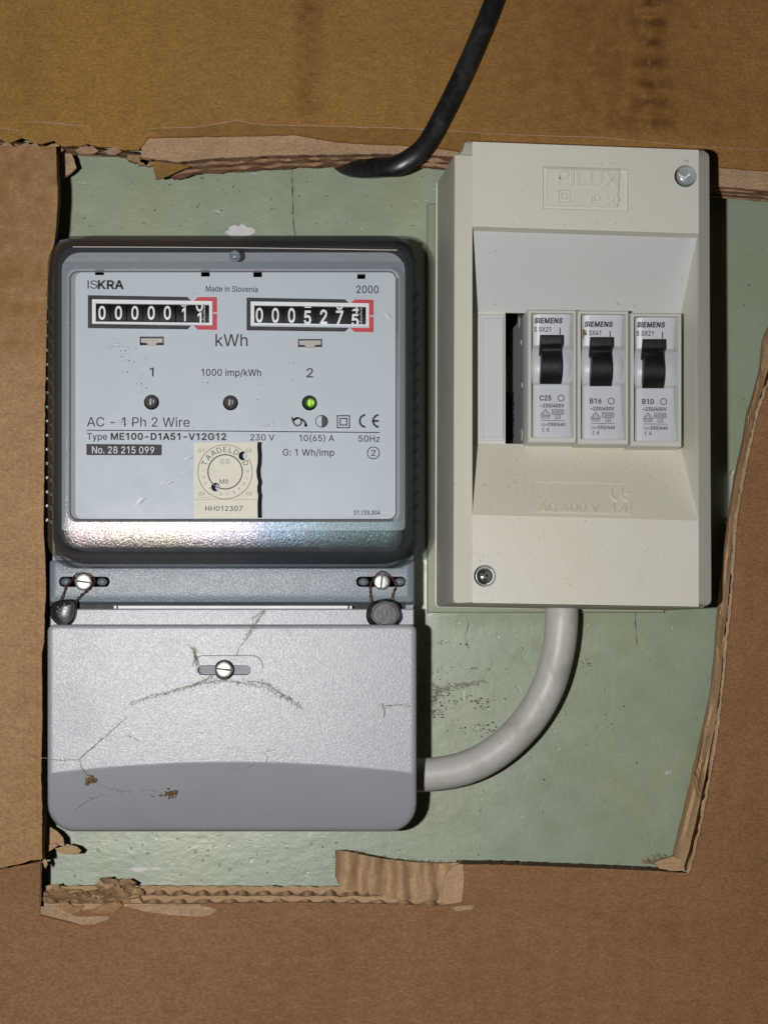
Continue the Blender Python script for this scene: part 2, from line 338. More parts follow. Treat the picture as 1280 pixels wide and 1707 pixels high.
# letter shapes: advance width and outline loops (outer loops clockwise, holes counter-clockwise), 1000 units to the em
GL = json.loads(r'''{"cap":509,"g":{"(":[273,[[89,207,90,235,92,264,96,293,101,324,107,354,114,384,122,413,132,441,142,468,153,494,164,517,177,539,236,539,223,512,212,485,201,457,191,428,182,399,174,370,167,342,161,313,157,285,154,258,152,232,151,207,152,184,154,161,156,138,160,115,165,91,172,67,179,42,188,16,198,-10,209,-38,222,-66,236,-96,177,-96,156,-59,139,-21,124,16,111,55,102,93,95,131,90,169]]],")":[273,[[37,-96,52,-66,64,-37,76,-9,86,18,95,44,102,69,108,93,113,116,117,139,120,162,121,184,122,207,121,232,119,258,116,285,112,313,106,342,99,370,91,399,82,428,73,457,62,485,50,512,37,539,97,539,109,517,121,494,131,468,142,441,151,413,159,384,167,354,173,323,178,293,181,264,183,235,184,207,183,168,178,130,171,92,161,53,149,15,134,-22,117,-59,97,-96]]],"-":[453,[[337,244,337,188,114,188,114,244]]],".":[188,[[95,-4,86,-4,78,-1,70,3,63,9,57,16,53,24,50,32,50,41,50,50,53,59,57,66,63,73,70,79,78,83,86,86,95,87,104,86,113,83,121,79,128,73,134,66,138,59,140,50,141,41,140,32,138,24,134,16,128,9,121,3,113,-1,104,-4]]],"/":[249,[[235,533,71,-76,14,-76,178,533]]],"0":[453,[[227,-7,199,-5,174,1,151,11,130,24,111,41,95,62,80,86,69,113,60,144,53,178,49,214,48,254,49,294,53,330,60,364,69,395,81,422,95,447,112,467,130,484,151,498,174,508,200,514,227,516,254,514,279,508,302,498,323,484,342,467,358,447,372,422,384,395,393,364,400,330,404,294,405,254,404,214,400,178,393,144,384,113,373,86,359,62,342,41,323,24,302,11,279,1,254,-5],[227,50,245,51,261,56,276,63,290,74,303,87,313,103,323,122,330,144,336,168,340,194,343,223,344,254,343,285,340,314,336,341,330,365,323,387,313,405,303,422,290,435,276,446,261,453,245,458,227,460,209,458,192,453,177,446,163,435,151,422,140,405,131,387,123,365,117,341,113,314,110,285,109,254,110,223,113,194,117,168,123,144,131,122,140,103,151,87,163,74,177,63,192,56,209,51]]],"1":[453,[[76,0,76,55,391,55,391,0],[276,509,276,0,212,0,212,448,209,448,86,358,86,427,198,509]]],"2":[453,[[64,0,64,47,234,229,248,243,261,257,272,270,282,282,291,294,299,305,305,316,311,327,315,337,318,348,320,360,320,371,319,385,317,397,313,408,308,419,301,428,293,436,283,443,273,449,262,454,250,457,237,459,224,460,209,459,196,457,184,453,172,447,162,441,153,433,145,424,139,413,134,402,130,390,128,376,127,362,66,362,67,384,71,405,77,424,86,442,98,459,111,473,126,486,143,496,162,505,182,511,203,514,225,516,247,514,268,511,288,505,306,497,323,486,337,474,350,461,361,445,370,428,376,411,380,392,381,372,380,358,378,345,375,331,371,318,365,304,357,290,347,275,336,259,322,241,306,223,288,202,267,180,153,60,153,57,389,57,389,0]]],"3":[453,[[218,-7,195,-6,173,-3,152,2,133,10,114,19,98,30,83,43,70,57,60,74,52,91,46,111,44,132,109,132,111,119,115,107,120,97,126,87,134,78,144,71,154,64,165,59,178,55,191,52,204,50,219,50,234,51,248,53,262,56,275,61,287,67,297,74,307,83,315,93,321,104,325,116,328,130,329,145,328,158,326,172,322,184,316,196,308,207,299,217,288,226,275,234,260,240,242,244,223,247,201,248,157,248,157,299,288,448,288,452,70,452,70,509,372,509,372,461,211,278,211,289,239,290,264,288,287,284,308,276,327,265,344,253,359,239,371,222,381,205,387,186,392,166,393,145,392,123,387,103,380,84,370,66,358,50,344,36,327,23,309,12,288,4,266,-2,243,-6]]],"4":[453,[[40,105,40,158,247,509,311,509,109,166,109,163,413,163,413,105],[282,0,282,121,282,146,282,318,343,318,343,0]]],"5":[453,[[221,-7,199,-6,178,-2,159,3,140,11,123,21,108,32,94,45,83,60,73,76,66,93,62,111,60,130,122,130,124,119,127,108,132,98,138,89,145,80,154,73,163,66,173,60,184,56,196,52,208,50,221,50,236,51,250,53,264,58,276,64,288,72,298,82,307,92,314,104,320,117,324,131,327,146,328,162,327,178,324,193,320,208,314,221,306,233,297,244,286,254,275,262,262,269,248,273,233,276,218,277,205,276,192,275,180,272,167,268,156,264,145,258,136,252,128,246,67,253,96,509,366,509,366,452,151,452,134,301,136,301,145,308,155,315,166,320,178,325,190,329,203,331,216,333,229,334,247,333,263,330,279,326,294,321,308,314,321,306,334,296,345,285,355,273,364,260,372,246,379,231,384,215,388,199,390,181,391,163,390,139,385,117,379,95,369,76,357,57,343,41,327,27,309,15,289,6,268,-1,245,-5]]],"6":[453,[[226,-7,203,-5,182,-1,161,5,142,15,125,26,109,40,96,56,84,74,75,94,69,115,65,138,64,162,65,180,68,199,73,219,80,239,89,261,102,285,118,311,137,340,252,509,322,509,151,261,145,261,149,268,154,275,159,281,165,288,172,293,179,299,187,303,196,307,205,310,214,312,224,314,235,314,257,313,278,309,298,303,316,295,332,284,346,271,359,257,370,240,378,221,384,201,388,180,389,157,388,134,384,112,377,92,368,73,356,55,343,39,327,26,310,14,291,5,271,-2,249,-6],[226,48,241,49,254,52,267,56,279,63,289,70,299,79,307,90,314,101,320,114,324,128,327,142,327,157,327,173,324,187,320,201,314,213,307,225,299,235,289,244,279,251,267,258,254,262,241,264,226,265,212,264,198,262,186,258,174,252,163,244,153,235,145,225,138,214,132,201,128,188,126,174,125,158,126,143,128,128,132,114,138,102,145,90,153,79,163,70,174,63,186,56,198,52,212,49]]],"7":[453,[[97,0,323,448,323,452,62,452,62,509,391,509,391,449,165,0]]],"8":[453,[[226,-7,201,-6,178,-2,156,3,136,11,117,21,101,33,86,47,74,62,64,78,57,96,53,115,52,135,53,151,55,166,59,181,65,195,72,208,81,220,90,231,101,241,113,249,125,256,139,261,153,265,153,267,135,273,119,282,105,293,93,308,83,324,76,342,72,360,70,380,72,399,75,417,82,434,90,450,101,464,114,477,129,488,146,498,164,506,184,511,204,514,226,516,248,514,269,511,288,506,306,498,323,488,337,477,350,464,361,450,370,434,377,417,380,399,382,380,380,361,376,342,369,324,359,308,347,293,333,282,318,273,300,267,300,265,314,261,327,256,339,249,351,241,362,231,372,220,380,208,387,195,393,181,397,166,400,151,401,135,399,115,395,96,388,78,378,62,366,47,352,33,335,21,317,11,296,3,275,-2,251,-6],[226,49,243,50,258,52,272,55,285,60,296,66,307,74,315,82,323,91,329,102,333,113,336,126,337,139,336,152,333,165,329,177,322,189,314,199,305,208,295,216,283,223,270,228,256,232,242,234,226,235,211,234,196,232,182,228,169,223,157,216,147,208,138,199,130,189,123,177,119,165,116,152,115,139,116,126,119,113,123,102,129,91,136,82,145,74,156,66,167,60,180,55,195,52,210,50],[226,290,239,290,252,292,263,296,274,300,284,306,293,313,300,321,307,330,312,341,316,351,318,363,319,376,318,388,316,399,313,410,308,420,301,429,294,437,285,444,275,449,264,454,252,457,240,459,226,460,213,459,200,457,188,454,177,449,167,444,159,437,151,429,145,420,139,410,136,399,134,388,133,376,134,363,136,351,139,341,145,330,151,321,159,313,168,306,178,300,189,296,201,292,213,290]]],"9":[453,[[226,516,249,514,271,510,291,503,310,494,328,482,343,468,356,452,368,434,377,414,384,393,388,371,389,347,388,328,385,309,380,290,373,270,363,248,350,224,334,197,315,168,200,0,130,0,301,248,307,248,303,240,299,234,294,227,287,221,281,215,273,210,265,206,257,202,248,199,238,196,228,195,218,195,195,196,175,199,155,206,137,214,121,225,106,237,94,252,83,269,74,287,68,307,65,329,64,352,65,375,69,397,75,417,85,436,96,454,110,469,125,483,143,494,162,504,182,510,203,514],[226,460,212,459,199,457,186,452,174,446,163,438,154,429,145,419,138,407,133,395,129,381,126,367,125,352,126,336,129,322,133,308,138,295,145,284,154,274,163,265,174,257,186,251,199,247,212,244,226,243,240,244,254,247,267,251,279,257,289,265,299,273,307,284,314,295,320,308,324,321,327,335,327,350,327,366,324,381,320,394,314,407,307,419,299,429,290,438,279,446,267,452,254,457,241,459]]],":":[188,[[95,-4,86,-4,78,-1,70,3,63,9,57,16,53,24,50,32,50,41,50,50,53,59,57,66,63,73,70,79,78,83,86,86,95,87,104,86,113,83,121,79,128,73,134,66,138,59,140,50,141,41,140,32,138,24,134,16,128,9,121,3,113,-1,104,-4],[95,271,86,272,78,274,70,278,63,284,57,291,53,299,50,307,50,316,50,325,53,334,57,342,63,349,70,354,78,359,86,361,95,362,104,361,113,359,121,354,128,349,134,342,138,334,140,325,141,316,140,307,138,299,134,291,128,284,121,278,113,274,104,272]]],"A":[480,[[16,0,201,509,276,509,463,0,395,0,287,302,282,317,276,334,270,352,264,372,257,394,250,420,241,447,232,478,245,478,236,447,228,419,220,393,213,371,206,351,201,333,195,317,191,302,85,0],[110,142,110,199,370,199,370,142]]],"B":[456,[[60,0,60,509,241,509,266,508,289,504,310,499,329,491,345,481,359,469,371,456,381,442,388,426,394,410,397,392,398,374,397,358,395,344,392,331,387,320,380,310,373,301,365,293,356,286,347,280,336,275,326,270,315,267,315,262,327,261,339,257,351,252,363,245,374,237,385,227,394,216,402,203,409,189,414,173,417,155,418,136,417,117,413,100,408,83,400,67,390,52,377,39,362,28,344,18,324,10,301,4,275,1,247,0],[125,57,245,57,272,58,296,63,315,70,330,80,341,92,349,105,354,120,355,137,355,149,352,161,348,173,342,184,335,194,327,203,317,211,306,218,293,224,279,228,264,230,248,231,125,231],[125,285,238,285,252,286,265,288,277,291,288,296,299,302,308,309,316,317,323,326,329,337,333,348,335,359,336,372,334,388,330,403,323,417,313,429,299,439,283,446,263,450,240,452,125,452]]],"C":[510,[[267,-7,235,-5,205,1,177,11,150,25,126,42,104,63,86,88,70,115,57,146,48,179,42,215,40,254,42,293,48,329,57,362,70,393,86,421,104,445,126,466,150,484,177,498,205,508,235,514,267,516,286,515,305,513,323,509,340,504,357,498,373,490,388,481,402,471,415,460,427,447,438,433,448,418,456,402,463,385,469,367,473,348,408,348,405,361,401,373,395,384,389,395,382,404,375,413,366,421,357,428,348,435,337,440,327,445,315,449,304,452,292,454,280,455,267,456,245,454,223,450,203,443,184,432,166,419,150,403,137,385,125,364,116,340,109,314,105,285,103,254,105,223,109,194,116,168,125,145,137,123,151,105,166,89,184,76,203,66,223,59,245,54,267,53,280,53,292,55,304,57,315,60,327,64,337,69,348,74,357,81,366,88,375,96,382,105,389,114,395,125,401,136,405,148,408,160,473,160,469,142,463,124,457,107,448,91,438,76,428,62,416,49,402,38,388,28,373,19,357,11,341,5,323,0,305,-4,286,-6]]],"D":[502,[[219,0,96,0,96,57,215,57,244,58,272,63,296,70,318,81,337,94,354,110,368,128,379,149,388,172,394,198,398,226,399,255,398,285,394,312,388,337,379,361,368,381,354,399,338,415,320,428,299,438,275,446,249,450,221,452,93,452,93,509,225,509,261,507,294,501,325,492,353,478,377,461,399,441,418,418,433,391,446,361,455,329,460,293,462,255,460,217,455,181,446,149,433,119,417,92,398,68,376,48,351,31,322,17,291,8,256,2],[125,509,125,0,60,0,60,509]]],"E":[419,[[60,0,60,509,372,509,372,452,125,452,125,286,355,286,355,229,125,229,125,57,375,57,375,0]]],"G":[520,[[269,-7,236,-5,205,1,176,11,149,25,125,43,104,64,85,88,69,116,57,146,47,179,42,215,40,254,42,293,47,329,57,362,69,393,85,421,103,445,125,466,149,484,175,498,203,508,233,514,265,516,285,515,304,513,322,509,340,504,358,497,374,489,389,480,403,469,416,458,429,445,439,431,449,416,458,401,465,384,470,367,474,349,408,349,404,361,399,372,393,383,387,393,380,403,373,411,365,420,356,427,347,434,337,439,326,444,315,448,304,452,291,454,279,455,265,456,243,454,222,450,202,443,183,432,166,419,150,404,137,385,125,364,116,340,109,314,105,285,103,254,105,223,109,194,116,168,125,145,137,124,151,105,166,90,184,76,203,66,224,59,246,54,269,53,290,54,309,57,328,63,345,71,360,81,374,93,386,107,396,123,404,141,410,160,414,180,415,202,434,199,283,199,283,256,478,256,478,200,476,170,471,141,463,115,451,91,436,69,419,50,399,33,377,19,352,8,326,0,298,-5]]],"H":[517,[[60,0,60,509,125,509,125,289,392,289,392,509,457,509,457,0,392,0,392,232,125,232,125,0]]],"I":[300,[[31,0,31,57,118,57,118,452,31,452,31,509,269,509,269,452,183,452,183,57,269,57,269,0]]],"K":[467,[[104,145,104,216,113,228,122,239,130,250,139,261,148,272,157,282,165,293,174,303,184,314,193,324,202,334,212,344,364,509,448,509,231,276,228,276],[60,0,60,509,125,509,125,334,124,225,125,193,125,0],[372,0,188,259,228,309,449,0]]],"L":[393,[[60,0,60,509,125,509,125,57,361,57,361,0]]],"M":[628,[[60,0,60,509,152,509,277,187,287,159,299,123,311,84,322,49,307,49,318,83,330,121,342,158,352,187,476,509,568,509,568,0,504,0,504,291,504,327,505,369,506,413,507,457,513,457,509,445,505,433,502,421,498,409,482,363,467,322,456,291,342,0,286,0,170,291,159,321,145,361,129,408,112,457,119,457,120,416,121,372,122,328,122,291,122,0]]],"N":[523,[[60,0,60,509,136,509,343,183,347,176,352,169,357,160,363,151,369,141,375,130,381,119,388,107,394,94,401,82,407,68,414,55,405,54,403,68,402,81,401,95,401,108,400,121,400,134,399,146,399,157,399,195,399,509,463,509,463,0,387,0,202,290,177,331,171,342,164,354,156,367,148,381,108,452,119,454,122,384,124,328,125,291,125,0]]],"P":[445,[[60,0,60,509,235,509,263,507,289,503,312,497,332,487,350,476,366,462,379,447,390,430,398,411,404,391,407,370,409,348,407,325,404,304,398,284,390,265,379,248,366,233,350,219,332,207,312,198,289,191,263,187,235,186,109,186,109,242,233,242,252,243,269,246,284,250,297,256,308,264,318,272,327,282,333,294,338,306,342,319,344,333,344,348,344,362,342,376,338,389,333,402,326,413,318,423,308,431,297,439,284,444,268,449,251,451,232,452,125,452,125,0]]],"R":[449,[[60,0,60,509,236,509,264,507,290,504,313,497,333,489,351,478,367,465,380,450,390,433,399,415,405,395,408,374,409,352,408,330,405,309,399,290,390,271,380,255,367,240,351,228,333,217,312,209,289,203,264,199,236,198,96,198,96,255,234,255,252,256,269,258,284,262,298,267,309,273,319,281,327,290,334,300,339,312,342,324,344,338,345,352,344,367,342,380,339,393,334,405,327,415,319,425,309,433,298,440,284,445,269,449,252,451,233,452,125,452,125,0],[353,0,230,229,303,229,428,0]]],"S":[447,[[224,-9,197,-8,172,-4,149,1,128,9,108,19,91,31,76,45,64,60,54,77,46,96,41,115,38,137,104,137,107,123,110,110,116,98,123,88,132,79,142,71,154,64,166,59,180,55,194,52,209,50,224,49,241,50,257,52,272,55,286,60,299,66,311,74,321,82,329,92,336,102,341,114,345,126,346,139,345,151,342,161,338,171,332,179,325,186,316,193,307,199,296,205,284,209,272,214,259,218,245,222,184,239,154,249,128,260,105,274,86,289,71,307,60,326,54,348,52,372,53,393,58,413,65,431,75,448,87,463,102,476,119,488,138,498,158,506,180,511,203,514,227,516,252,514,275,511,296,505,316,498,334,488,351,476,365,463,377,449,387,433,394,415,399,397,401,378,337,378,334,396,326,412,316,426,302,437,286,447,267,453,247,457,225,459,209,458,194,456,180,452,167,448,156,442,145,435,136,427,129,418,123,409,118,398,116,387,115,376,116,363,119,352,124,342,131,334,139,326,148,319,158,313,169,308,180,304,191,300,202,296,212,293,264,279,276,276,287,272,299,268,312,264,324,258,336,252,347,245,359,238,369,229,379,220,387,209,395,198,401,185,405,171,407,155,408,139,407,118,403,99,396,81,386,64,374,48,360,34,343,21,323,11,302,2,278,-4,252,-8]]],"T":[449,[[32,452,32,509,417,509,417,452,257,452,257,0,193,0,193,452]]],"U":[517,[[259,-8,230,-7,203,-2,177,5,154,15,133,28,114,43,98,60,85,80,74,101,66,124,62,148,60,173,60,509,124,509,124,178,125,160,128,144,133,128,141,113,150,99,160,87,173,77,187,68,203,61,220,56,239,53,259,52,279,53,298,56,315,61,331,68,345,77,357,87,368,99,377,113,384,128,389,144,392,160,393,178,393,509,457,509,457,173,456,148,451,124,443,101,433,80,419,60,403,43,384,28,363,15,340,5,315,-2,288,-7]]],"V":[480,[[204,0,16,509,84,509,192,206,197,192,203,176,209,158,215,137,222,115,230,89,239,61,248,31,235,31,244,62,252,90,260,115,267,138,274,158,279,176,285,192,290,206,395,509,463,509,278,0]]],"W":[686,[[155,0,16,509,82,509,163,196,166,183,170,171,173,158,175,145,187,94,189,80,192,67,195,53,197,40,189,40,192,53,194,67,197,80,200,94,203,107,205,120,208,133,211,145,224,196,306,509,380,509,462,196,465,183,468,171,471,158,474,145,486,94,489,80,492,67,494,53,497,40,488,40,491,53,493,67,496,80,499,94,502,107,504,120,507,133,510,145,523,196,603,509,670,509,530,0,455,0,368,323,363,339,359,356,355,373,351,391,347,410,344,431,340,452,336,475,350,475,346,453,342,433,339,413,335,395,331,377,327,359,323,341,318,323,230,0]]],"X":[474,[[18,0,217,284,217,236,29,509,104,509,178,400,185,389,192,379,198,370,204,361,209,353,214,345,219,337,223,329,228,321,233,312,238,302,243,292,232,292,252,329,257,337,261,345,266,353,272,361,298,400,374,509,446,509,259,239,259,287,456,0,382,0,292,129,268,165,263,173,259,180,254,188,250,195,245,203,241,212,236,221,230,231,244,231,239,222,235,213,230,204,225,196,221,189,216,181,211,174,206,166,182,129,91,0]]],"a":[389,[[160,-9,142,-8,126,-5,110,-1,94,5,80,12,68,22,57,32,48,45,40,58,35,73,31,90,30,108,31,123,34,138,38,150,43,161,50,171,58,179,67,187,78,193,89,199,100,203,112,207,125,211,138,213,152,216,165,218,178,220,234,227,244,228,252,230,259,232,265,235,270,238,273,243,275,248,276,255,276,257,275,268,273,279,271,288,267,297,262,304,256,311,248,317,240,322,230,326,220,329,208,330,196,331,183,330,171,329,159,326,149,322,140,318,132,313,124,307,118,301,112,294,107,288,103,281,100,274,41,291,48,308,57,322,67,335,79,346,91,355,104,364,118,370,133,375,148,379,163,382,179,384,194,384,204,384,215,383,227,382,239,379,251,376,263,372,275,367,286,360,296,353,306,343,315,333,322,320,329,306,333,290,336,272,337,251,337,0,277,0,277,52,272,52,269,45,264,38,258,32,252,25,244,18,236,12,226,6,215,1,203,-3,190,-6,176,-8],[170,45,187,46,202,49,216,53,228,59,239,66,248,74,257,83,263,93,269,104,272,115,275,126,276,138,276,190,273,188,270,186,265,184,259,182,253,180,246,179,239,177,231,176,200,171,175,168,165,166,154,164,144,162,134,159,125,155,117,150,110,145,103,139,98,132,95,124,93,115,92,105,92,95,94,87,98,79,102,72,107,66,114,61,121,56,130,52,139,49,149,47,159,46]]],"d":[424,[[195,-8,172,-7,151,-2,130,5,111,16,94,29,79,45,66,64,55,84,46,108,39,133,35,160,34,189,35,218,39,245,46,270,55,293,66,313,79,332,95,347,112,361,131,371,151,378,173,383,196,384,213,384,228,381,241,378,253,373,263,367,272,360,280,353,287,346,293,338,298,331,303,325,306,319,311,319,311,509,372,509,372,0,313,0,313,59,307,59,303,53,298,46,293,39,287,31,280,24,272,17,263,10,252,4,241,-1,227,-5,212,-7],[205,47,221,48,236,51,250,57,263,65,274,75,284,86,293,100,299,115,305,132,309,150,311,169,312,189,311,210,309,229,305,247,300,263,293,278,284,291,275,302,263,312,251,320,237,325,221,329,205,330,187,329,172,325,157,319,145,311,133,301,124,290,115,276,108,261,103,245,99,227,97,209,96,189,97,170,99,151,103,133,109,117,115,101,124,88,134,76,145,66,158,57,172,51,188,48]]],"e":[404,[[212,-8,185,-7,161,-2,138,6,117,16,98,30,82,46,68,64,56,85,46,108,40,132,35,159,34,187,35,215,39,242,46,267,55,290,67,311,81,329,97,346,115,359,135,370,157,378,180,383,205,384,221,384,236,382,251,379,266,374,280,368,294,361,307,351,319,341,331,329,341,315,350,299,357,282,363,263,368,242,370,219,371,194,371,169,75,169,75,221,338,221,310,202,309,220,307,237,303,254,298,269,291,282,283,294,273,305,263,314,250,321,237,326,222,329,205,330,189,329,173,326,159,321,146,313,135,304,125,294,116,282,109,270,103,256,99,241,97,226,96,211,96,178,97,157,100,139,104,122,110,106,118,92,128,80,139,70,151,61,165,55,179,50,195,47,212,46,224,47,234,48,244,50,254,53,263,56,271,61,278,66,285,73,292,80,297,88,302,96,306,105,365,91,360,77,353,63,345,51,335,39,324,29,311,19,298,11,283,4,266,-1,249,-5,231,-7]]],"h":[410,[[114,227,114,0,53,0,53,509,114,509,114,287,102,287,112,312,124,332,137,349,152,362,169,372,187,379,207,383,227,384,246,383,264,380,280,376,295,369,309,360,321,349,332,336,341,321,348,304,353,285,356,264,357,240,357,0,296,0,296,235,295,256,290,275,283,291,273,304,260,315,246,323,229,328,210,329,197,328,184,326,172,322,161,317,150,311,141,303,133,293,126,283,121,271,117,257,114,243]]],"i":[167,[[53,0,53,379,114,379,114,0],[84,443,75,444,67,446,60,449,54,455,48,461,44,468,42,475,41,483,42,491,44,499,48,506,54,512,60,517,67,521,75,523,84,524,92,523,100,521,107,517,114,512,119,506,123,499,126,491,126,483,126,475,123,468,119,461,114,455,107,449,100,446,92,444]]],"k":[381,[[110,137,110,212,121,212,284,379,360,379,184,199,177,199],[53,0,53,509,114,509,114,0],[294,0,148,186,191,229,372,0]]],"l":[189,[[139,-2,119,-1,101,3,86,10,74,20,65,33,58,47,54,65,53,84,53,509,114,509,114,99,114,87,115,77,117,68,120,62,124,58,130,54,137,53,146,52,160,53,170,54,181,3,162,-1,156,-2,151,-2,145,-2]]],"m":[610,[[53,0,53,379,112,379,112,295,108,295,112,310,118,323,125,335,132,346,141,355,151,363,161,370,172,376,183,380,195,384,207,386,219,386,239,385,257,380,273,372,287,361,299,347,309,331,316,314,321,295,312,295,317,308,322,321,329,332,337,343,347,353,357,361,368,369,381,375,394,380,407,383,422,385,437,386,453,385,468,383,483,378,497,372,510,364,522,354,532,342,541,328,548,313,553,296,556,276,557,255,557,0,496,0,496,254,494,273,490,289,483,302,473,313,460,321,447,326,433,329,419,330,406,330,395,328,384,324,374,320,365,314,358,307,351,299,345,290,341,280,338,270,336,259,335,247,335,0,274,0,274,260,273,275,269,288,262,301,253,311,242,320,229,326,215,329,199,330,188,330,178,328,168,325,158,320,148,314,140,307,132,299,126,289,121,278,117,266,114,253,114,238,114,0]]],"n":[410,[[114,227,114,0,53,0,53,379,112,379,112,287,102,287,112,312,124,332,137,349,152,362,169,372,187,379,207,383,227,384,246,383,264,380,280,376,295,369,309,360,321,349,332,336,341,321,348,304,353,285,356,264,357,240,357,0,296,0,296,235,295,256,290,275,283,291,273,304,260,315,246,323,229,328,210,329,197,328,184,326,172,322,161,317,150,311,141,303,133,293,126,283,121,271,117,257,114,243]]],"o":[415,[[207,-8,182,-7,159,-2,137,6,117,16,98,30,82,46,68,64,56,85,46,108,40,133,36,159,34,187,36,216,40,243,46,268,56,291,68,312,82,330,98,346,117,360,137,371,159,378,182,383,207,384,233,383,256,378,278,371,299,360,317,346,333,330,347,312,359,291,369,268,376,243,380,216,381,187,380,159,376,133,369,108,359,85,347,64,333,46,317,30,299,16,278,6,256,-2,233,-7],[207,46,226,48,242,51,257,57,270,66,282,76,292,89,300,102,307,117,312,134,316,151,318,169,319,187,318,206,316,224,312,242,307,258,300,274,292,287,282,300,270,310,257,319,242,325,226,329,207,330,189,329,173,325,158,319,145,310,134,300,124,287,115,274,108,258,103,242,99,224,97,206,96,187,97,169,99,151,103,134,108,117,115,102,124,89,134,76,145,66,158,57,173,51,189,48]]],"p":[424,[[53,-143,53,379,112,379,112,319,118,319,122,325,126,331,131,338,137,346,144,353,152,360,161,367,171,373,183,378,197,381,212,384,229,384,252,383,274,378,294,371,313,361,330,347,345,332,359,313,370,293,379,270,385,245,389,218,390,189,389,160,385,133,379,108,370,84,359,64,346,45,330,29,313,16,294,5,274,-2,252,-7,229,-8,213,-7,198,-5,184,-1,173,4,162,10,153,17,145,24,138,31,132,39,127,46,122,53,118,59,114,59,114,-143],[220,47,237,48,253,51,267,57,279,66,291,76,301,88,309,101,316,117,321,133,325,151,327,170,328,189,327,209,325,227,321,245,316,261,309,276,301,290,291,301,280,311,267,319,253,325,237,329,220,330,203,329,188,325,174,320,161,312,150,302,140,291,132,278,125,263,120,247,116,229,113,210,113,189,113,169,116,150,120,132,125,115,132,100,140,86,150,75,162,65,174,57,188,51,204,48]]],"r":[259,[[53,0,53,379,112,379,112,321,115,321,122,335,130,347,140,358,152,367,166,375,181,380,196,384,213,385,229,384,243,384,243,322,230,324,224,325,219,325,213,326,207,326,194,325,182,323,170,319,159,315,149,309,140,301,132,293,126,284,121,273,117,262,114,250,114,237,114,0]]],"v":[389,[[163,0,17,379,84,379,165,155,171,138,177,121,182,104,187,87,191,70,196,53,201,37,206,21,184,21,189,37,194,53,198,70,203,87,207,104,213,121,218,138,224,155,305,379,371,379,226,0]]],"y":[389,[[47,-139,61,-86,71,-87,80,-89,88,-90,96,-90,104,-89,111,-87,118,-84,124,-80,130,-74,136,-67,141,-58,146,-48,151,-36,163,-1,17,379,84,379,165,155,171,138,177,121,182,104,187,87,191,70,196,53,201,37,206,21,184,21,188,37,193,53,198,70,202,87,207,104,212,121,218,138,224,155,305,379,371,379,204,-58,198,-72,191,-85,184,-97,177,-107,168,-116,159,-124,150,-130,139,-136,128,-140,117,-143,104,-145,91,-145,84,-145,77,-145,71,-144,65,-143,59,-142,54,-141,51,-140]]],"z":[380,[[42,0,42,46,254,320,254,323,48,323,48,379,333,379,333,331,126,60,126,56,339,56,339,0]]],"~":[453,[[52,150,53,170,55,188,60,204,66,218,73,230,82,240,92,248,103,255,115,260,127,263,139,266,151,266,164,266,175,264,187,260,197,256,208,249,220,241,232,232,246,221,254,213,262,207,269,202,275,198,280,196,286,193,292,192,299,192,309,193,318,196,325,201,332,207,338,216,341,226,344,239,344,253,400,253,400,233,397,215,393,199,386,185,379,173,370,163,360,155,349,148,338,143,326,139,314,137,301,137,288,137,276,139,265,143,254,148,243,154,232,162,219,171,207,182,198,189,190,195,183,200,177,204,172,207,166,209,160,210,154,210,144,209,136,207,128,202,121,196,115,188,111,178,109,165,108,150]]]," ":[188,[]]}}''')["g"]


def _grow(P, k):
    out = []
    n = len(P)
    for i in range(n):
        a, b, c = P[i - 1], P[i], P[(i + 1) % n]
        u, v = (b - a), (c - b)
        if u.length < 1e-6 or v.length < 1e-6:
            out.append(b)
            continue
        u.normalize()
        v.normalize()
        n1, n2 = Vector((-u.y, u.x)), Vector((-v.y, v.x))
        m = n1 + n2
        if m.length < 0.3:
            out.append(b + n1 * k)
            continue
        m.normalize()
        out.append(b + m * (k / max(0.5, m.dot(n1))))
    for _ in range(8):                       # cut off the small loops that tight inner corners throw
        n = len(out)
        best = None
        for i in range(n):
            for j in range(2, max(3, n // 4)):
                a, b, c, d = out[i], out[(i + 1) % n], out[(i + j) % n], out[(i + j + 1) % n]
                if _hit(a, b, c, d) and (best is None or j > best[1]) and sum((out[(i + k + 1) % n] - out[(i + k) % n]).length for k in range(1, j)) < 0.09:
                    t = _x(c, d, a) / (_x(c, d, a) - _x(c, d, b))
                    best = (i, j, a + (b - a) * t)
        if best is None:
            break
        i, j, q = best
        drop = {(i + k) % n for k in range(1, j + 1)}
        keep = [q if k == (i + 1) % n else p for k, p in enumerate(out) if k not in drop or k == (i + 1) % n]
        out = keep
    return out


_GX = {}
GL["1"][0] -= 50
GL["I"] = [150, [[42, 0, 42, 509, 108, 509, 108, 0]]]
GL["1"][1] = [lp for lp in GL["1"][1] if max(lp[1::2]) > 200]


def _x(a, b, c):
    return (b.x - a.x) * (c.y - a.y) - (b.y - a.y) * (c.x - a.x)


def _hit(a, b, c, d):
    return _x(a, b, c) * _x(a, b, d) < 0 and _x(c, d, a) * _x(c, d, b) < 0


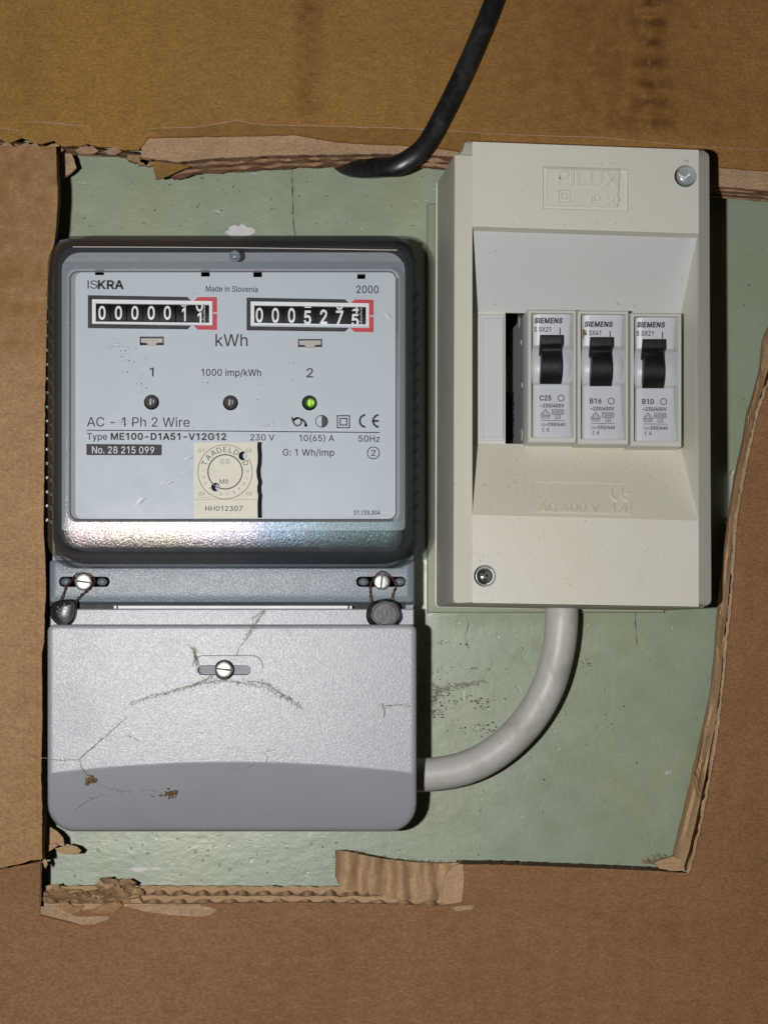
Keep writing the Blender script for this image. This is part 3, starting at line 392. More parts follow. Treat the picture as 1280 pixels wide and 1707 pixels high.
def _ears(lps):  # noqa
    """ear clipping of one outer loop with holes; returns points and triangles"""
    flat = [p for q in lps for p in q]
    idx, k = [], 0
    for q in lps:
        idx.append(list(range(k, k + len(q))))
        k += len(q)

    def area(ix):
        return sum(flat[ix[i - 1]].x * flat[ix[i]].y - flat[ix[i]].x * flat[ix[i - 1]].y for i in range(len(ix)))
    poly = idx[0] if area(idx[0]) > 0 else idx[0][::-1]
    for h in idx[1:]:
        h = h if area(h) < 0 else h[::-1]
        best = None
        for j, hv in enumerate(h):
            for i, pv in enumerate(poly):
                if poly.count(pv) > 1:
                    continue
                d = (flat[hv] - flat[pv]).length
                if best and d >= best[0]:
                    continue
                seg = [(poly[t - 1], poly[t]) for t in range(len(poly))] + [(g[t - 1], g[t]) for g in idx[1:] for t in range(len(g))]
                if any(hv not in e and pv not in e and _hit(flat[hv], flat[pv], flat[e[0]], flat[e[1]]) for e in seg):
                    continue
                best = (d, i, j)
        if best:
            _, i, j = best
            poly = poly[:i + 1] + h[j:] + h[:j + 1] + poly[i:]
    tri = []
    P = poly[:]
    guard = 0
    while len(P) > 3 and guard < 4000:
        guard += 1
        done = False
        n = len(P)
        for i in range(n):
            a, b, c = P[i - 1], P[i], P[(i + 1) % n]
            A, B, C = flat[a], flat[b], flat[c]
            if _x(A, B, C) <= 1e-9:
                continue
            ok = True
            for q in P:
                if q in (a, b, c):
                    continue
                Q = flat[q]
                if (Q - A).length < 1e-6 or (Q - B).length < 1e-6 or (Q - C).length < 1e-6:
                    continue
                if _x(A, B, Q) > -1e-9 and _x(B, C, Q) > -1e-9 and _x(C, A, Q) > -1e-9:
                    ok = False
                    break
            if ok:
                tri.append((a, b, c))
                P.pop(i)
                done = True
                break
        if not done:
            i = min(range(n), key=lambda i: abs(_x(flat[P[i - 1]], flat[P[i]], flat[P[(i + 1) % n]])))
            P.pop(i)
    if len(P) == 3:
        tri.append(tuple(P))
    return flat, tri


def _glyph(ch, bold):
    if (ch, bold) in _GX:
        return _GX[(ch, bold)]
    L = []
    for lp in GL[ch][1]:
        P = [Vector((lp[i] / 1000.0, lp[i + 1] / 1000.0)) for i in range(0, len(lp), 2)]
        ar = sum(P[i - 1].x * P[i].y - P[i].x * P[i - 1].y for i in range(len(P)))
        L.append((ar < 0, _grow(P, bold) if bold else P))
    outs = [p for o, p in L if o]
    hol = [p for o, p in L if not o]
    res = []
    for i, o in enumerate(outs):
        lps = [o] + (hol if i == 0 else [])
        flat, tri = _ears(lps)
        res.append((lps, flat, tri))
    _GX[(ch, bold)] = res
    return res


def _text2d(body, bold=0.0, extrude=0.0, bev=0.0):
    key = (body, bold, extrude, bev)
    if key in _TX:
        return _TX[key]
    vs, fs = [], []
    pen = 0.0
    for ch in body:
        for lps, flat, tri in _glyph(ch, bold):
            k0 = len(vs)
            if not extrude:
                vs += [Vector((p.x + pen, p.y, 0.0)) for p in flat]
                fs += [tuple(k0 + t for t in f) for f in tri]
                continue
            n = len(flat)
            vs += [Vector((p.x + pen, p.y, 0.0)) for p in flat] + [Vector((p.x + pen, p.y, 0.045)) for p in flat]
            fs += [tuple(k0 + n + t for t in f) for f in tri]
            q0 = 0
            for q in lps:
                m = len(q)
                for j in range(m):
                    x, y = k0 + q0 + j, k0 + q0 + (j + 1) % m
                    fs.append((x, y, y + n, x + n))
                q0 += m
        pen += GL[ch][0] / 1000.0 + 1.2 * bold
    _TX[key] = (vs, fs)
    return _TX[key]


CAPH = max(v.y for v in _text2d("H")[0])


def text(mb, body, x0, x1, ytop, ybase, d, bold=0.0, shear=0.0, slope=0.0, dfun=None, emb=0.0):
    """print a string: x0..x1 wide, capitals from ytop to the baseline"""
    vs, fs = _text2d(body, bold, 0.03 if emb else 0.0, 0.015 if emb else 0.0)
    lo, hi = min(v.x for v in vs), max(v.x for v in vs)
    sy = (ybase - ytop) / CAPH
    out = []
    for v in vs:
        t = (v.x - lo) / (hi - lo)
        x = x0 + t * (x1 - x0) + v.y * sy * shear
        y = ybase - v.y * sy + slope * (x - x0)
        dd = d if dfun is None else dfun(x, y)
        if emb:
            q = WR((x, y), dd + v.z / 0.045 * emb, dd)
        else:
            q = WR((x, y), dd)
        out.append(q)
    mb.add(out, fs)


def char_at(mb, ch, cx, cy, h, ang, d, bold=0.0, wid=1.0):
    vs, fs = _text2d(ch, bold)
    lo, hi = min(v.x for v in vs), max(v.x for v in vs)
    s = h / CAPH
    ca, sa = math.cos(ang), math.sin(ang)
    out = []
    for v in vs:
        x = (v.x - (lo + hi) / 2) * s * wid
        y = -(v.y - CAPH / 2) * s
        out.append(WR((cx + x * ca - y * sa, cy + x * sa + y * ca), d))
    mb.add(out, fs)


def line(mb, pts, w, d):
    for a, b in zip(pts[:-1], pts[1:]):
        a, b = Vector(a), Vector(b)
        t = (b - a).normalized()
        n = Vector((-t.y, t.x)) * (w / 2)
        mb.add([WR(a + n, d), WR(b + n, d), WR(b - n, d), WR(a - n, d)], [(0, 1, 2, 3)])


def ring(mb, cx, cy, r, w, d, a0=0.0, a1=360.0, n=40):
    P = []
    for k in range(n + 1):
        a = math.radians(a0 + (a1 - a0) * k / n)
        P.append((WR((cx + (r - w / 2) * math.cos(a), cy + (r - w / 2) * math.sin(a)), d),
                  WR((cx + (r + w / 2) * math.cos(a), cy + (r + w / 2) * math.sin(a)), d)))
    vs = [q for p in P for q in p]
    mb.add(vs, [(2 * k, 2 * k + 1, 2 * k + 3, 2 * k + 2) for k in range(n)])


# materials -------------------------------------------------------------
class N:
    """thin node helper"""

    def __init__(self, name):
        self.mat = bpy.data.materials.new(name)
        self.mat.use_nodes = True
        self.t = self.mat.node_tree
        self.b = self.t.nodes["Principled BSDF"]
        self.out = self.t.nodes["Material Output"]
        g = self.t.nodes.new("ShaderNodeNewGeometry")
        self.pos = g.outputs["Position"]

    def n(self, kind, **kw):
        nd = self.t.nodes.new(kind)
        for k, v in kw.items():
            setattr(nd, k, v)
        return nd

    def link(self, a, b):
        self.t.links.new(a, b)

    def val(self, sock, x):
        if isinstance(x, bpy.types.NodeSocket):
            self.link(x, sock)
        else:
            sock.default_value = x

    def scaled(self, sx, sy, sz):
        m = self.n("ShaderNodeMapping")
        m.inputs["Scale"].default_value = (sx, sy, sz)
        self.link(self.pos, m.inputs["Vector"])
        return m.outputs[0]

    def noise(self, scale, detail=3.0, rough=0.55, vec=None, dist=0.0):
        nd = self.n("ShaderNodeTexNoise")
        nd.inputs["Scale"].default_value = scale
        nd.inputs["Detail"].default_value = detail
        nd.inputs["Roughness"].default_value = rough
        nd.inputs["Distortion"].default_value = dist
        self.link(vec if vec is not None else self.pos, nd.inputs["Vector"])
        return nd.outputs["Fac"]

    def math(self, op, a, b=0.0, c=None, clamp=False):
        nd = self.n("ShaderNodeMath", operation=op, use_clamp=clamp)
        self.val(nd.inputs[0], a)
        self.val(nd.inputs[1], b)
        if c is not None:
            self.val(nd.inputs[2], c)
        return nd.outputs[0]

    def ramp(self, f, lo, hi, a=0.0, b=1.0):
        nd = self.n("ShaderNodeMapRange", clamp=True)
        self.val(nd.inputs[0], f)
        for i, x in enumerate((lo, hi, a, b)):
            self.val(nd.inputs[i + 1], x)
        return nd.outputs[0]

    def mix(self, f, a, b, mode='MIX'):
        nd = self.n("ShaderNodeMix", data_type='RGBA', blend_type=mode)
        self.val(nd.inputs[0], f)
        for i, x in ((6, a), (7, b)):
            if isinstance(x, tuple):
                x = (*x[:3], 1.0)
            self.val(nd.inputs[i], x)
        return nd.outputs[2]

    def bump(self, h, strength, dist, prev=None):
        nd = self.n("ShaderNodeBump")
        nd.inputs["Strength"].default_value = strength
        nd.inputs["Distance"].default_value = dist
        self.link(h, nd.inputs["Height"])
        if prev is not None:
            self.link(prev, nd.inputs["Normal"])
        return nd.outputs[0]

    def set(self, **kw):
        for k, v in kw.items():
            s = self.b.inputs[k]
            if isinstance(v, tuple) and len(v) == 3:
                v = (*v, 1.0)
            self.val(s, v)
        return self


def plain(name, col, rough=0.5, metal=0.0, var=0.12, vs=60.0, bump=0.0, bs=1500.0, bd=0.0002, spec=0.5, dust=0.0, grain=0.0):
    m = N(name)
    f = m.noise(vs, 4.0)
    c = m.mix(f, tuple(x * (1 - var) for x in col), tuple(min(1, x * (1 + var)) for x in col))
    if grain:
        g = m.noise(2600.0, 2.0)
        c = m.mix(grain, c, m.mix(m.ramp(g, 0.35, 0.65), tuple(x * 0.6 for x in col), tuple(min(1, x * 1.4) for x in col)))
    if dust:
        sp = m.ramp(m.noise(480.0, 2.0, 0.6), 0.70, 0.76)
        sp = m.math('MULTIPLY', sp, dust)
        c = m.mix(sp, c, (0.16, 0.12, 0.08))
    m.set(**{"Base Color": c, "Roughness": m.ramp(m.noise(vs * 2.3, 3.0), 0.3, 0.7, rough * 0.9, min(1, rough * 1.1)), "Metallic": metal, "Specular IOR Level": spec})
    if bump:
        m.set(Normal=m.bump(m.noise(bs, 2.0), bump, bd))
    return m.mat


def worn(name, col, dirt, rough):
    m = N(name)
    w = m.ramp(m.noise(75.0, 6.0, 0.72, m.scaled(1.0, 1.0, 0.7)), 0.47, 0.74)
    c = m.mix(m.math('MULTIPLY', w, 0.85), col, dirt)
    sc = m.ramp(m.noise(600.0, 3.0, 0.6, m.scaled(1.0, 1.0, 0.25)), 0.68, 0.75)
    c = m.mix(m.math('MULTIPLY', sc, 0.5), c, dirt)
    m.set(**{"Base Color": c, "Roughness": m.ramp(w, 0, 1, rough, rough + 0.25), "Normal": m.bump(m.noise(130.0, 4.0, 0.6), 0.35, 0.0006)})
    return m.mat


def aged(name, col, yel, k, rough):
    m = N(name)
    c = m.mix(m.noise(30.0, 4.0), tuple(x * 0.97 for x in col), tuple(x * 1.03 for x in col))
    y = m.ramp(m.noise(15.0, 5.0, 0.65, None, 0.4), 0.42, 0.7)
    c = m.mix(m.math('MULTIPLY', y, k), c, yel)
    sc = m.ramp(m.noise(70.0, 5.0, 0.7), 0.62, 0.8)
    c = m.mix(m.math('MULTIPLY', sc, 0.16), c, (0.30, 0.26, 0.2))
    sp = m.ramp(m.noise(430.0, 2.0, 0.6), 0.715, 0.76)
    c = m.mix(m.math('MULTIPLY', sp, 0.4), c, (0.17, 0.12, 0.08))
    g = m.noise(1700.0, 3.0, 0.7)
    m.set(**{"Base Color": c, "Roughness": m.ramp(m.noise(55.0, 3.0), 0.3, 0.7, rough * 0.85, rough * 1.15), "Specular IOR Level": m.ramp(g, 0.35, 0.65, 0.2, 0.9),
             "Normal": m.bump(g, 0.5, 0.00012)})
    return m.mat


def cardboard(name, a, b, fine=1.0, stain=None, warm=None, ribs=620.0):
    m = N(name)
    big = m.noise(24.0, 6.0, 0.62, m.scaled(0.8, 1.0, 1.0))
    fib = m.noise(1300.0, 3.0, 0.65, m.scaled(0.55, 1.0, 1.0))
    fib2 = m.noise(300.0, 5.0, 0.72, m.scaled(0.5, 1.0, 1.2))
    c = m.mix(m.ramp(big, 0.32, 0.68), a, b)
    if warm is not None:
        c = m.mix(m.ramp(m.noise(14.0, 4.0, 0.6, m.scaled(1.0, 1.0, 0.45)), 0.42, 0.62), c, warm)
    c = m.mix(0.42 * fine, c, m.mix(m.ramp(fib, 0.25, 0.75), (0.1, 0.1, 0.1), (0.9, 0.9, 0.9)), 'OVERLAY')
    c = m.mix(0.22 * fine, c, m.mix(m.ramp(fib2, 0.25, 0.75), (0.1, 0.1, 0.1), (0.9, 0.9, 0.9)), 'OVERLAY')
    blot = m.ramp(m.noise(55.0, 5.0, 0.7, m.scaled(0.7, 1.0, 1.0)), 0.55, 0.8)
    c = m.mix(m.math('MULTIPLY', blot, 0.28), c, tuple(x * 0.55 for x in a))
    dark = m.ramp(m.noise(330.0, 2.0, 0.5, m.scaled(0.35, 1.0, 1.3)), 0.74, 0.78)
    c = m.mix(m.math('MULTIPLY', dark, 0.3), c, tuple(x * 0.5 for x in a))
    pale = m.ramp(m.noise(610.0, 2.0, 0.5, m.scaled(0.35, 1.0, 1.0)), 0.73, 0.79)
    c = m.mix(m.math('MULTIPLY', pale, 0.22), c, tuple(min(1, x * 1.6) for x in a))
    if stain:
        sx = m.n("ShaderNodeSeparateXYZ")
        m.link(m.pos, sx.inputs[0])
        for X, hw, z0, z1, k, col, bars in stain:
            dx = m.math('ABSOLUTE', m.math('SUBTRACT', sx.outputs[0], X))
            wob = m.math('MULTIPLY', m.math('SUBTRACT', m.noise(110.0, 3.0), 0.5), hw * 1.2)
            f = m.ramp(m.math('ADD', dx, wob), hw, 0.0)
            f = m.math('MULTIPLY', f, m.ramp(sx.outputs[2], z0, z0 + 0.006))
            f = m.math('MULTIPLY', f, m.ramp(m.noise(170.0, 4.0, 0.65), 0.28, 0.66))
            if bars:
                wv = m.math('SINE', m.math('MULTIPLY', sx.outputs[2], bars))
                wv = m.ramp(m.math('ADD', wv, m.math('MULTIPLY', m.noise(120.0), 1.2)), 0.3, 1.5, 0.45, 1.7)
                f = m.math('MULTIPLY', f, wv)
            f = m.math('MULTIPLY', f, k, clamp=True)
            c = m.mix(f, c, col)
    h = m.math('ADD', m.math('MULTIPLY', fib, 0.5), m.math('MULTIPLY', fib2, 0.8))
    nrm = m.bump(h, 0.3, 0.0002)
    nrm = m.bump(m.noise(11.0, 3.0, 0.5), 0.4, 0.006, nrm)
    xyz = m.n("ShaderNodeSeparateXYZ")
    m.link(m.pos, xyz.inputs[0])
    rib = m.math('SINE', m.math('ADD', m.math('MULTIPLY', xyz.outputs[0 if ribs > 0 else 2], abs(ribs)), m.math('MULTIPLY', m.noise(18.0), 3.0)))
    rib = m.math('MULTIPLY', rib, m.ramp(m.noise(20.0, 3.0), 0.35, 0.65))
    nrm = m.bump(rib, 0.26, 0.0006, nrm)
    m.set(**{"Base Color": c, "Roughness": 0.8, "Specular IOR Level": 0.22, "Normal": nrm})
    return m.mat


def sparkle(name, col, rough, metal, amp=0.6, film=0.0, spec=0.5, bs=1250.0, ior=1.5, see=0.0):
    m = N(name)
    g = m.noise(bs, 3.0, 0.7)
    c = m.mix(m.noise(50.0, 4.0), tuple(x * 0.93 for x in col), tuple(min(1, x * 1.07) for x in col))
    smear = m.ramp(m.noise(38.0, 5.0, 0.65), 0.55, 0.8)
    spk = m.ramp(m.noise(bs * 1.15, 2.0, 0.7), 0.36, 0.68, spec * 0.6, spec * 1.15)
    nrm = m.bump(g, amp, 0.00018)
    m.set(**{"IOR": ior, "Base Color": c, "Roughness": m.math('ADD', rough, m.math('MULTIPLY', smear, 0.08)), "Metallic": metal, "Specular IOR Level": spk, "Normal": nrm})
    if film:
        fw = m.ramp(m.noise(16.0, 2.0), 0.25, 0.75, film * 0.7, film * 1.35)
        m.set(**{"Thin Film Thickness": fw, "Thin Film IOR": 1.56})
    if see:
        tr = m.n("ShaderNodeBsdfTransparent")
        tr.inputs[0].default_value = (0.80, 0.82, 0.85, 1)
        mx = m.n("ShaderNodeMixShader")
        mx.inputs[0].default_value = see
        m.link(m.b.outputs[0], mx.inputs[1])
        m.link(tr.outputs[0], mx.inputs[2])
        m.link(mx.outputs[0], m.out.inputs[0])
    return m.mat


def smoky(name):
    """clear smoky plastic: you see into it, with a grainy gloss tinted by moulding stress and darkened rightwards to hold the highlight left"""
    m = N(name)
    m.set(**{"Base Color": (0.06, 0.063, 0.07), "Roughness": 0.5, "Specular IOR Level": 0.2})
    tr = m.n("ShaderNodeBsdfTransparent")
    tr.inputs[0].default_value = (0.86, 0.88, 0.90, 1)
    body = m.n("ShaderNodeMixShader")
    body.inputs[0].default_value = 0.70
    m.link(m.b.outputs[0], body.inputs[1])
    m.link(tr.outputs[0], body.inputs[2])
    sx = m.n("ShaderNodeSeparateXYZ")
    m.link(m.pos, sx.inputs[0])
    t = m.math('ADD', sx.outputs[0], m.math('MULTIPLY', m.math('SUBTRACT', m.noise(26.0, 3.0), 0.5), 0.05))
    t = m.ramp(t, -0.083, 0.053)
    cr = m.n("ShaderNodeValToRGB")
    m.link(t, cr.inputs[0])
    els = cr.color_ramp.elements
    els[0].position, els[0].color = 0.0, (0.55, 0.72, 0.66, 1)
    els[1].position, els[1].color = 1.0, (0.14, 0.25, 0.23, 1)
    for p, c in ((0.16, (1.0, 0.80, 0.82, 1)), (0.32, (1.0, 0.92, 0.78, 1)), (0.46, (0.90, 0.82, 0.95, 1)), (0.58, (0.36, 0.47, 0.62, 1)), (0.75, (0.18, 0.28, 0.31, 1))):  # right-hand gloss colours darkened so the highlight fades there
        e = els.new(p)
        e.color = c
    gl = m.n("ShaderNodeBsdfGlossy")
    gl.inputs["Roughness"].default_value = 0.27
    m.link(cr.outputs[0], gl.inputs["Color"])
    m.link(m.bump(m.noise(1500.0, 3.0, 0.7), 0.6, 0.0002), gl.inputs["Normal"])
    mx = m.n("ShaderNodeMixShader")
    m.link(m.ramp(m.noise(1700.0, 2.0, 0.7), 0.36, 0.68, 0.06, 0.17), mx.inputs[0])
    m.link(body.outputs[0], mx.inputs[1])
    m.link(gl.outputs[0], mx.inputs[2])
    m.link(mx.outputs[0], m.out.inputs[0])
    return m.mat


def wall_paint():
    m = N("green_wall_paint")
    a, b = (0.238, 0.290, 0.207), (0.278, 0.328, 0.240)
    c = m.mix(m.ramp(m.noise(22.0, 5.0, 0.6), 0.3, 0.7), a, b)
    yel = m.ramp(m.noise(13.0, 4.0, 0.6), 0.48, 0.66)
    c = m.mix(m.math('MULTIPLY', yel, 0.5), c, (0.30, 0.32, 0.17))
    sp = m.ramp(m.noise(330.0, 3.0, 0.55), 0.715, 0.74)
    c = m.mix(m.math('MULTIPLY', sp, 0.85), c, (0.04, 0.045, 0.03))
    dirt = m.ramp(m.noise(60.0, 5.0, 0.7, m.scaled(1, 1, 0.5)), 0.6, 0.78)
    c = m.mix(m.math('MULTIPLY', dirt, 0.3), c, (0.12, 0.13, 0.09))
    br = m.noise(95.0, 4.0, 0.6, m.scaled(0.7, 1.0, 1.3), 0.3)
    lump = m.noise(300.0, 3.0, 0.55)
    pit = m.ramp(m.noise(190.0, 2.0), 0.66, 0.78)
    h = m.math('ADD', m.math('MULTIPLY', br, 1.0), m.math('ADD', m.math('MULTIPLY', lump, 0.45), m.math('MULTIPLY', pit, -0.6)))
    nrm = m.bump(h, 0.32, 0.0006)
    m.set(**{"Base Color": c, "Roughness": m.ramp(m.noise(90.0, 3.0), 0.3, 0.7, 0.32, 0.46), "Specular IOR Level": 0.85, "Normal": nrm})
    return m.mat


def clear(name, tint=(1, 1, 1), gloss=0.06, rough=0.08, trans=1.0, frost=None):
    m = N(name)
    tr = m.n("ShaderNodeBsdfTransparent")
    tr.inputs[0].default_value = (*tint, 1)
    gl = m.n("ShaderNodeBsdfGlossy")
    gl.inputs["Roughness"].default_value = rough
    fr = m.n("ShaderNodeFresnel")
    fr.inputs[0].default_value = 1.5
    mx = m.n("ShaderNodeMixShader")
    m.link(fr.outputs[0], mx.inputs[0])
    m.link(tr.outputs[0], mx.inputs[1])
    m.link(gl.outputs[0], mx.inputs[2])
    last = mx.outputs[0]
    if frost:
        m.set(**{"Base Color": frost, "Roughness": 0.35})
        m2 = m.n("ShaderNodeMixShader")
        m2.inputs[0].default_value = 1.0 - trans
        m.link(last, m2.inputs[1])
        m.link(m.b.outputs[0], m2.inputs[2])
        last = m2.outputs[0]
    m.link(last, m.out.inputs[0])
    return m.mat


def glow(name, col, e):
    m = N(name)
    m.set(**{"Base Color": col, "Roughness": 0.2, "Emission Color": col, "Emission Strength": e})
    return m.mat


M_WALL = wall_paint()
def WX(px, py, d=130):
    q = W(px, py, d)
    return q.x * S, q.z * S
X1, Z1 = WX(1088, 225)
X2, Z2 = WX(515, 210)
X3, Z3 = WX(1040, 240)
X4, Z4 = WX(20, 620)
M_TOP = cardboard("brown_cardboard_taped", (0.245, 0.124, 0.032), (0.28, 0.147, 0.043), 1.0,
                  [(X1, 0.0105, Z1, 1, 0.9, (0.04, 0.016, 0.005), 800.0), (X2, 0.008, Z2, 1, 0.6, (0.08, 0.032, 0.01), 0),
                   (X3, 0.062, Z3, 1, 0.85, (0.145, 0.062, 0.014), 0)], warm=(0.29, 0.15, 0.038))
M_STRIP = cardboard("brown_tape_strip", (0.205, 0.108, 0.026), (0.235, 0.13, 0.036), 0.8)
M_LEFT = cardboard("kraft_cardboard_side", (0.305, 0.175, 0.085), (0.34, 0.20, 0.10), 0.9, [(X4, 0.09, Z4, 1, 0.9, (0.20, 0.105, 0.030), 0)], warm=(0.27, 0.155, 0.062))
M_LOW = cardboard("kraft_cardboard_lower", (0.215, 0.110, 0.050), (0.248, 0.130, 0.060), 1.0)
M_PEEL = cardboard("peeled_paper", (0.335, 0.22, 0.135), (0.39, 0.262, 0.165), 0.9)
M_FLUTE = cardboard("corrugated_paper", (0.38, 0.245, 0.135), (0.43, 0.285, 0.165), 0.6)
M_TORN = cardboard("torn_paper_edge", (0.25, 0.155, 0.085), (0.34, 0.215, 0.125), 0.9)
M_TORNDK = cardboard("torn_paper_dark", (0.10, 0.05, 0.03), (0.15, 0.08, 0.05), 0.9)
M_GREY = sparkle("grey_textured_plastic", (0.305, 0.317, 0.352), 0.38, 0.0, 0.6, 0, 0.70, bs=1500.0, ior=1.6)
M_SHELF = sparkle("grey_blue_smoky_plastic", (0.145, 0.18, 0.22), 0.36, 0.0, 0.8, 0, 0.5, bs=1500.0, ior=1.7)
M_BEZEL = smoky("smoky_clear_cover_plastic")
M_SMOOTH = plain("smooth_grey_plastic", (0.275, 0.287, 0.32), 0.6, spec=0.3)
M_SMOOTHDK = plain("smooth_dark_grey_plastic", (0.13, 0.15, 0.17), 0.5, spec=0.3)
M_INNER = plain("grey_inner_frame_plastic", (0.62, 0.64, 0.67), 0.5, var=0.15, vs=120)
M_DARKIN = plain("dark_meter_inside", (0.04, 0.042, 0.05), 0.6)
M_LIP = clear("frosted_clear_plastic", (0.92, 0.93, 0.95), trans=0.6, frost=(0.35, 0.36, 0.38))
M_PANE = clear("clear_window_plastic", (0.97, 0.975, 0.98), rough=0.05)
M_PLATE = plain("white_face_plate", (0.455, 0.502, 0.56), 0.5, 0, 0.03, 40, dust=0.3)
M_INK = plain("dark_grey_ink", (0.022, 0.022, 0.028), 0.6)
M_RED = plain("red_ink", (0.50, 0.045, 0.06), 0.55)
M_WHITE = plain("white_ink", (0.72, 0.74, 0.77), 0.5)
M_BLACK = plain("black_hole", (0.006, 0.006, 0.007), 0.6)
M_DRUM = plain("black_drum_plastic", (0.007, 0.007, 0.008), 0.5, spec=0.15)
M_STICK = plain("cream_sticker_paper", (0.57, 0.55, 0.475), 0.6, var=0.06, vs=90, grain=0.12)
M_STICKINK = plain("sticker_ink", (0.07, 0.06, 0.055), 0.6)
M_STICKINK2 = plain("faded_sticker_ink", (0.22, 0.20, 0.16), 0.6)
M_CHROME = plain("bright_screw_metal", (0.40, 0.41, 0.42), 0.2, 1.0, var=0.3, vs=250)
M_SLOT = plain("dark_slot_steel", (0.10, 0.095, 0.09), 0.6, 0.3)  # darker steel for the cut slot faces
M_STEEL = plain("steel", (0.42, 0.415, 0.40), 0.44, 1.0, var=0.25, vs=400, bump=0.3, bs=900)
M_LEAD = plain("dark_lead", (0.014, 0.013, 0.012), 0.33, 0.0, bump=0.12, bs=500, bd=0.0003, spec=0.6)
M_COPPER = plain("twisted_copper_wire", (0.16, 0.07, 0.05), 0.35, 0.7)
M_BOX = aged("ivory_box_plastic", (0.565, 0.552, 0.50), (0.56, 0.515, 0.41), 0.6, 0.5)
M_BOXY = aged("yellowed_box_plastic", (0.58, 0.56, 0.48), (0.575, 0.53, 0.41), 0.55, 0.5)
M_BOXW = aged("white_recess_plastic", (0.475, 0.485, 0.495), (0.485, 0.48, 0.455), 0.4, 0.45)
M_BRK = plain("breaker_off_white", (0.50, 0.495, 0.465), 0.42, 0, 0.03, 60, dust=0.15)
M_BRKF = plain("breaker_face", (0.49, 0.51, 0.555), 0.4, 0, 0.03, 60, dust=0.1)
M_BRKS = plain("breaker_side_grey", (0.36, 0.37, 0.385), 0.5)
M_TOG = plain("black_toggle_plastic", (0.006, 0.006, 0.007), 0.42, bump=0.3, bs=700)
M_CAP = plain("pale_cap_plastic", (0.25, 0.275, 0.28), 0.28, spec=0.7)
M_COND = worn("worn_grey_conduit", (0.46, 0.45, 0.43), (0.27, 0.24, 0.21), 0.44)
M_CABLE = worn("black_rubber", (0.010, 0.010, 0.011), (0.045, 0.042, 0.04), 0.34)
M_BASE = plain("painted_base_plate", (0.235, 0.265, 0.18), 0.42, 0, 0.08, 40)
M_PLASTER = plain("white_plaster", (0.62, 0.60, 0.60), 0.8, var=0.2, vs=300, bump=0.5, bs=400)
M_CRACK = plain("dark_crack", (0.05, 0.052, 0.038), 0.9)
M_WEB = plain("dusty_web", (0.27, 0.225, 0.18), 0.9, var=0.4, vs=400)
M_HUSK = plain("brown_husk", (0.16, 0.085, 0.035), 0.6, var=0.6, vs=700, bump=0.6, bs=900, bd=0.0005)
M_LENS = plain("dark_lamp_lens", (0.09, 0.09, 0.095), 0.12, spec=0.9)
M_LEADFR = plain("lamp_core_metal", (0.5, 0.5, 0.5), 0.2, 1.0)
M_GREEN = glow("green_lamp_glow", (0.22, 0.48, 0.02), 0.15)
M_BTN = plain("button_grey_plastic", (0.50, 0.47, 0.43), 0.25, spec=0.8)
M_SCR = plain("white_scratch", (0.85, 0.87, 0.9), 0.4)

# ================================================================ SETTING: the wall
b = MB()
nx, ny = 60, 70
def wall_d(px, py):
    d = 0.0
    k = (py - 1031) / 8.0                     # a shallow step in the plaster below the fuse box
    if px > 700:
        d += 5.0 / (1 + math.exp(max(-30, min(30, k)))) * min(1, (px - 700) / 20.0)
    return d
gx = [-400 + i * 30 for i in range(71)]
gy = [-300 + j * 34 for j in range(39)] + [1000 + j * 4 for j in range(20)] + [1080 + j * 40 for j in range(28)]
vs = [WR((x, y), wall_d(x, y), 0) for y in gy for x in gx]
n = len(gx)
b.add(vs, [(j * n + i, j * n + i + 1, (j + 1) * n + i + 1, (j + 1) * n + i) for j in range(len(gy) - 1) for i in range(n - 1)])
wall = b.build("wall", M_WALL)
tag(wall, "glossy pale green painted wall seen through the ragged cardboard opening", kind="structure")


def blob(cx, cy, rx, ry, seed, n=26, amp=0.28):
    return [(cx + rx * (1 + amp * nz(seed, 3 * math.cos(a), 3 * math.sin(a)) * 2) * math.cos(a),
             cy + ry * (1 + amp * nz(seed + 9, 3 * math.cos(a), 3 * math.sin(a)) * 2) * math.sin(a)) for a in [2 * math.pi * k / n for k in range(n)]]


b = MB()
b.prism(blob(401, 386, 24, 11, 3.1), 0.2, 2.2)
tag(b.build("paint_chip", M_PLASTER, wall), "white bare plaster patch just above the meter")
b = MB()
b.prism(blob(232, 1449, 16, 4, 5.1), 0.2, 1.6)
b.prism(blob(262, 1448, 9, 1.6, 5.9), 0.2, 1.4)
[b.prism(blob(1111 + i * 2.2, 1289 - i * (3 - i), 2.2, 1.5, 6.1 + i, 10, 0.5), 0.2, 1.0) for i in range(3)]
b.build_each("paint_chip", M_PLASTER, wall)


b = MB()
rb = random.Random(33)
for x, y in [(327, 1428), (338, 1434), (344, 1426), (296, 1398), (326, 1419)] + [(rb.uniform(110, 560), rb.uniform(1392, 1470)) for k in range(26)] + [(rb.uniform(720, 1180), rb.uniform(1040, 1430)) for k in range(24)] + [(rb.uniform(120, 560), rb.uniform(300, 385)) for k in range(16)]:
    r = rb.uniform(1.2, 3.2)
    b.dome(x, y, r, 0.0, [(1.0, -0.5), (0.95, 0.35), (0.7, 0.9), (0.3, 1.2)], 9, rb.uniform(0.6, 1.3))
tag(b.build("paint_blisters", M_WALL, wall, smooth=60), kind="stuff")


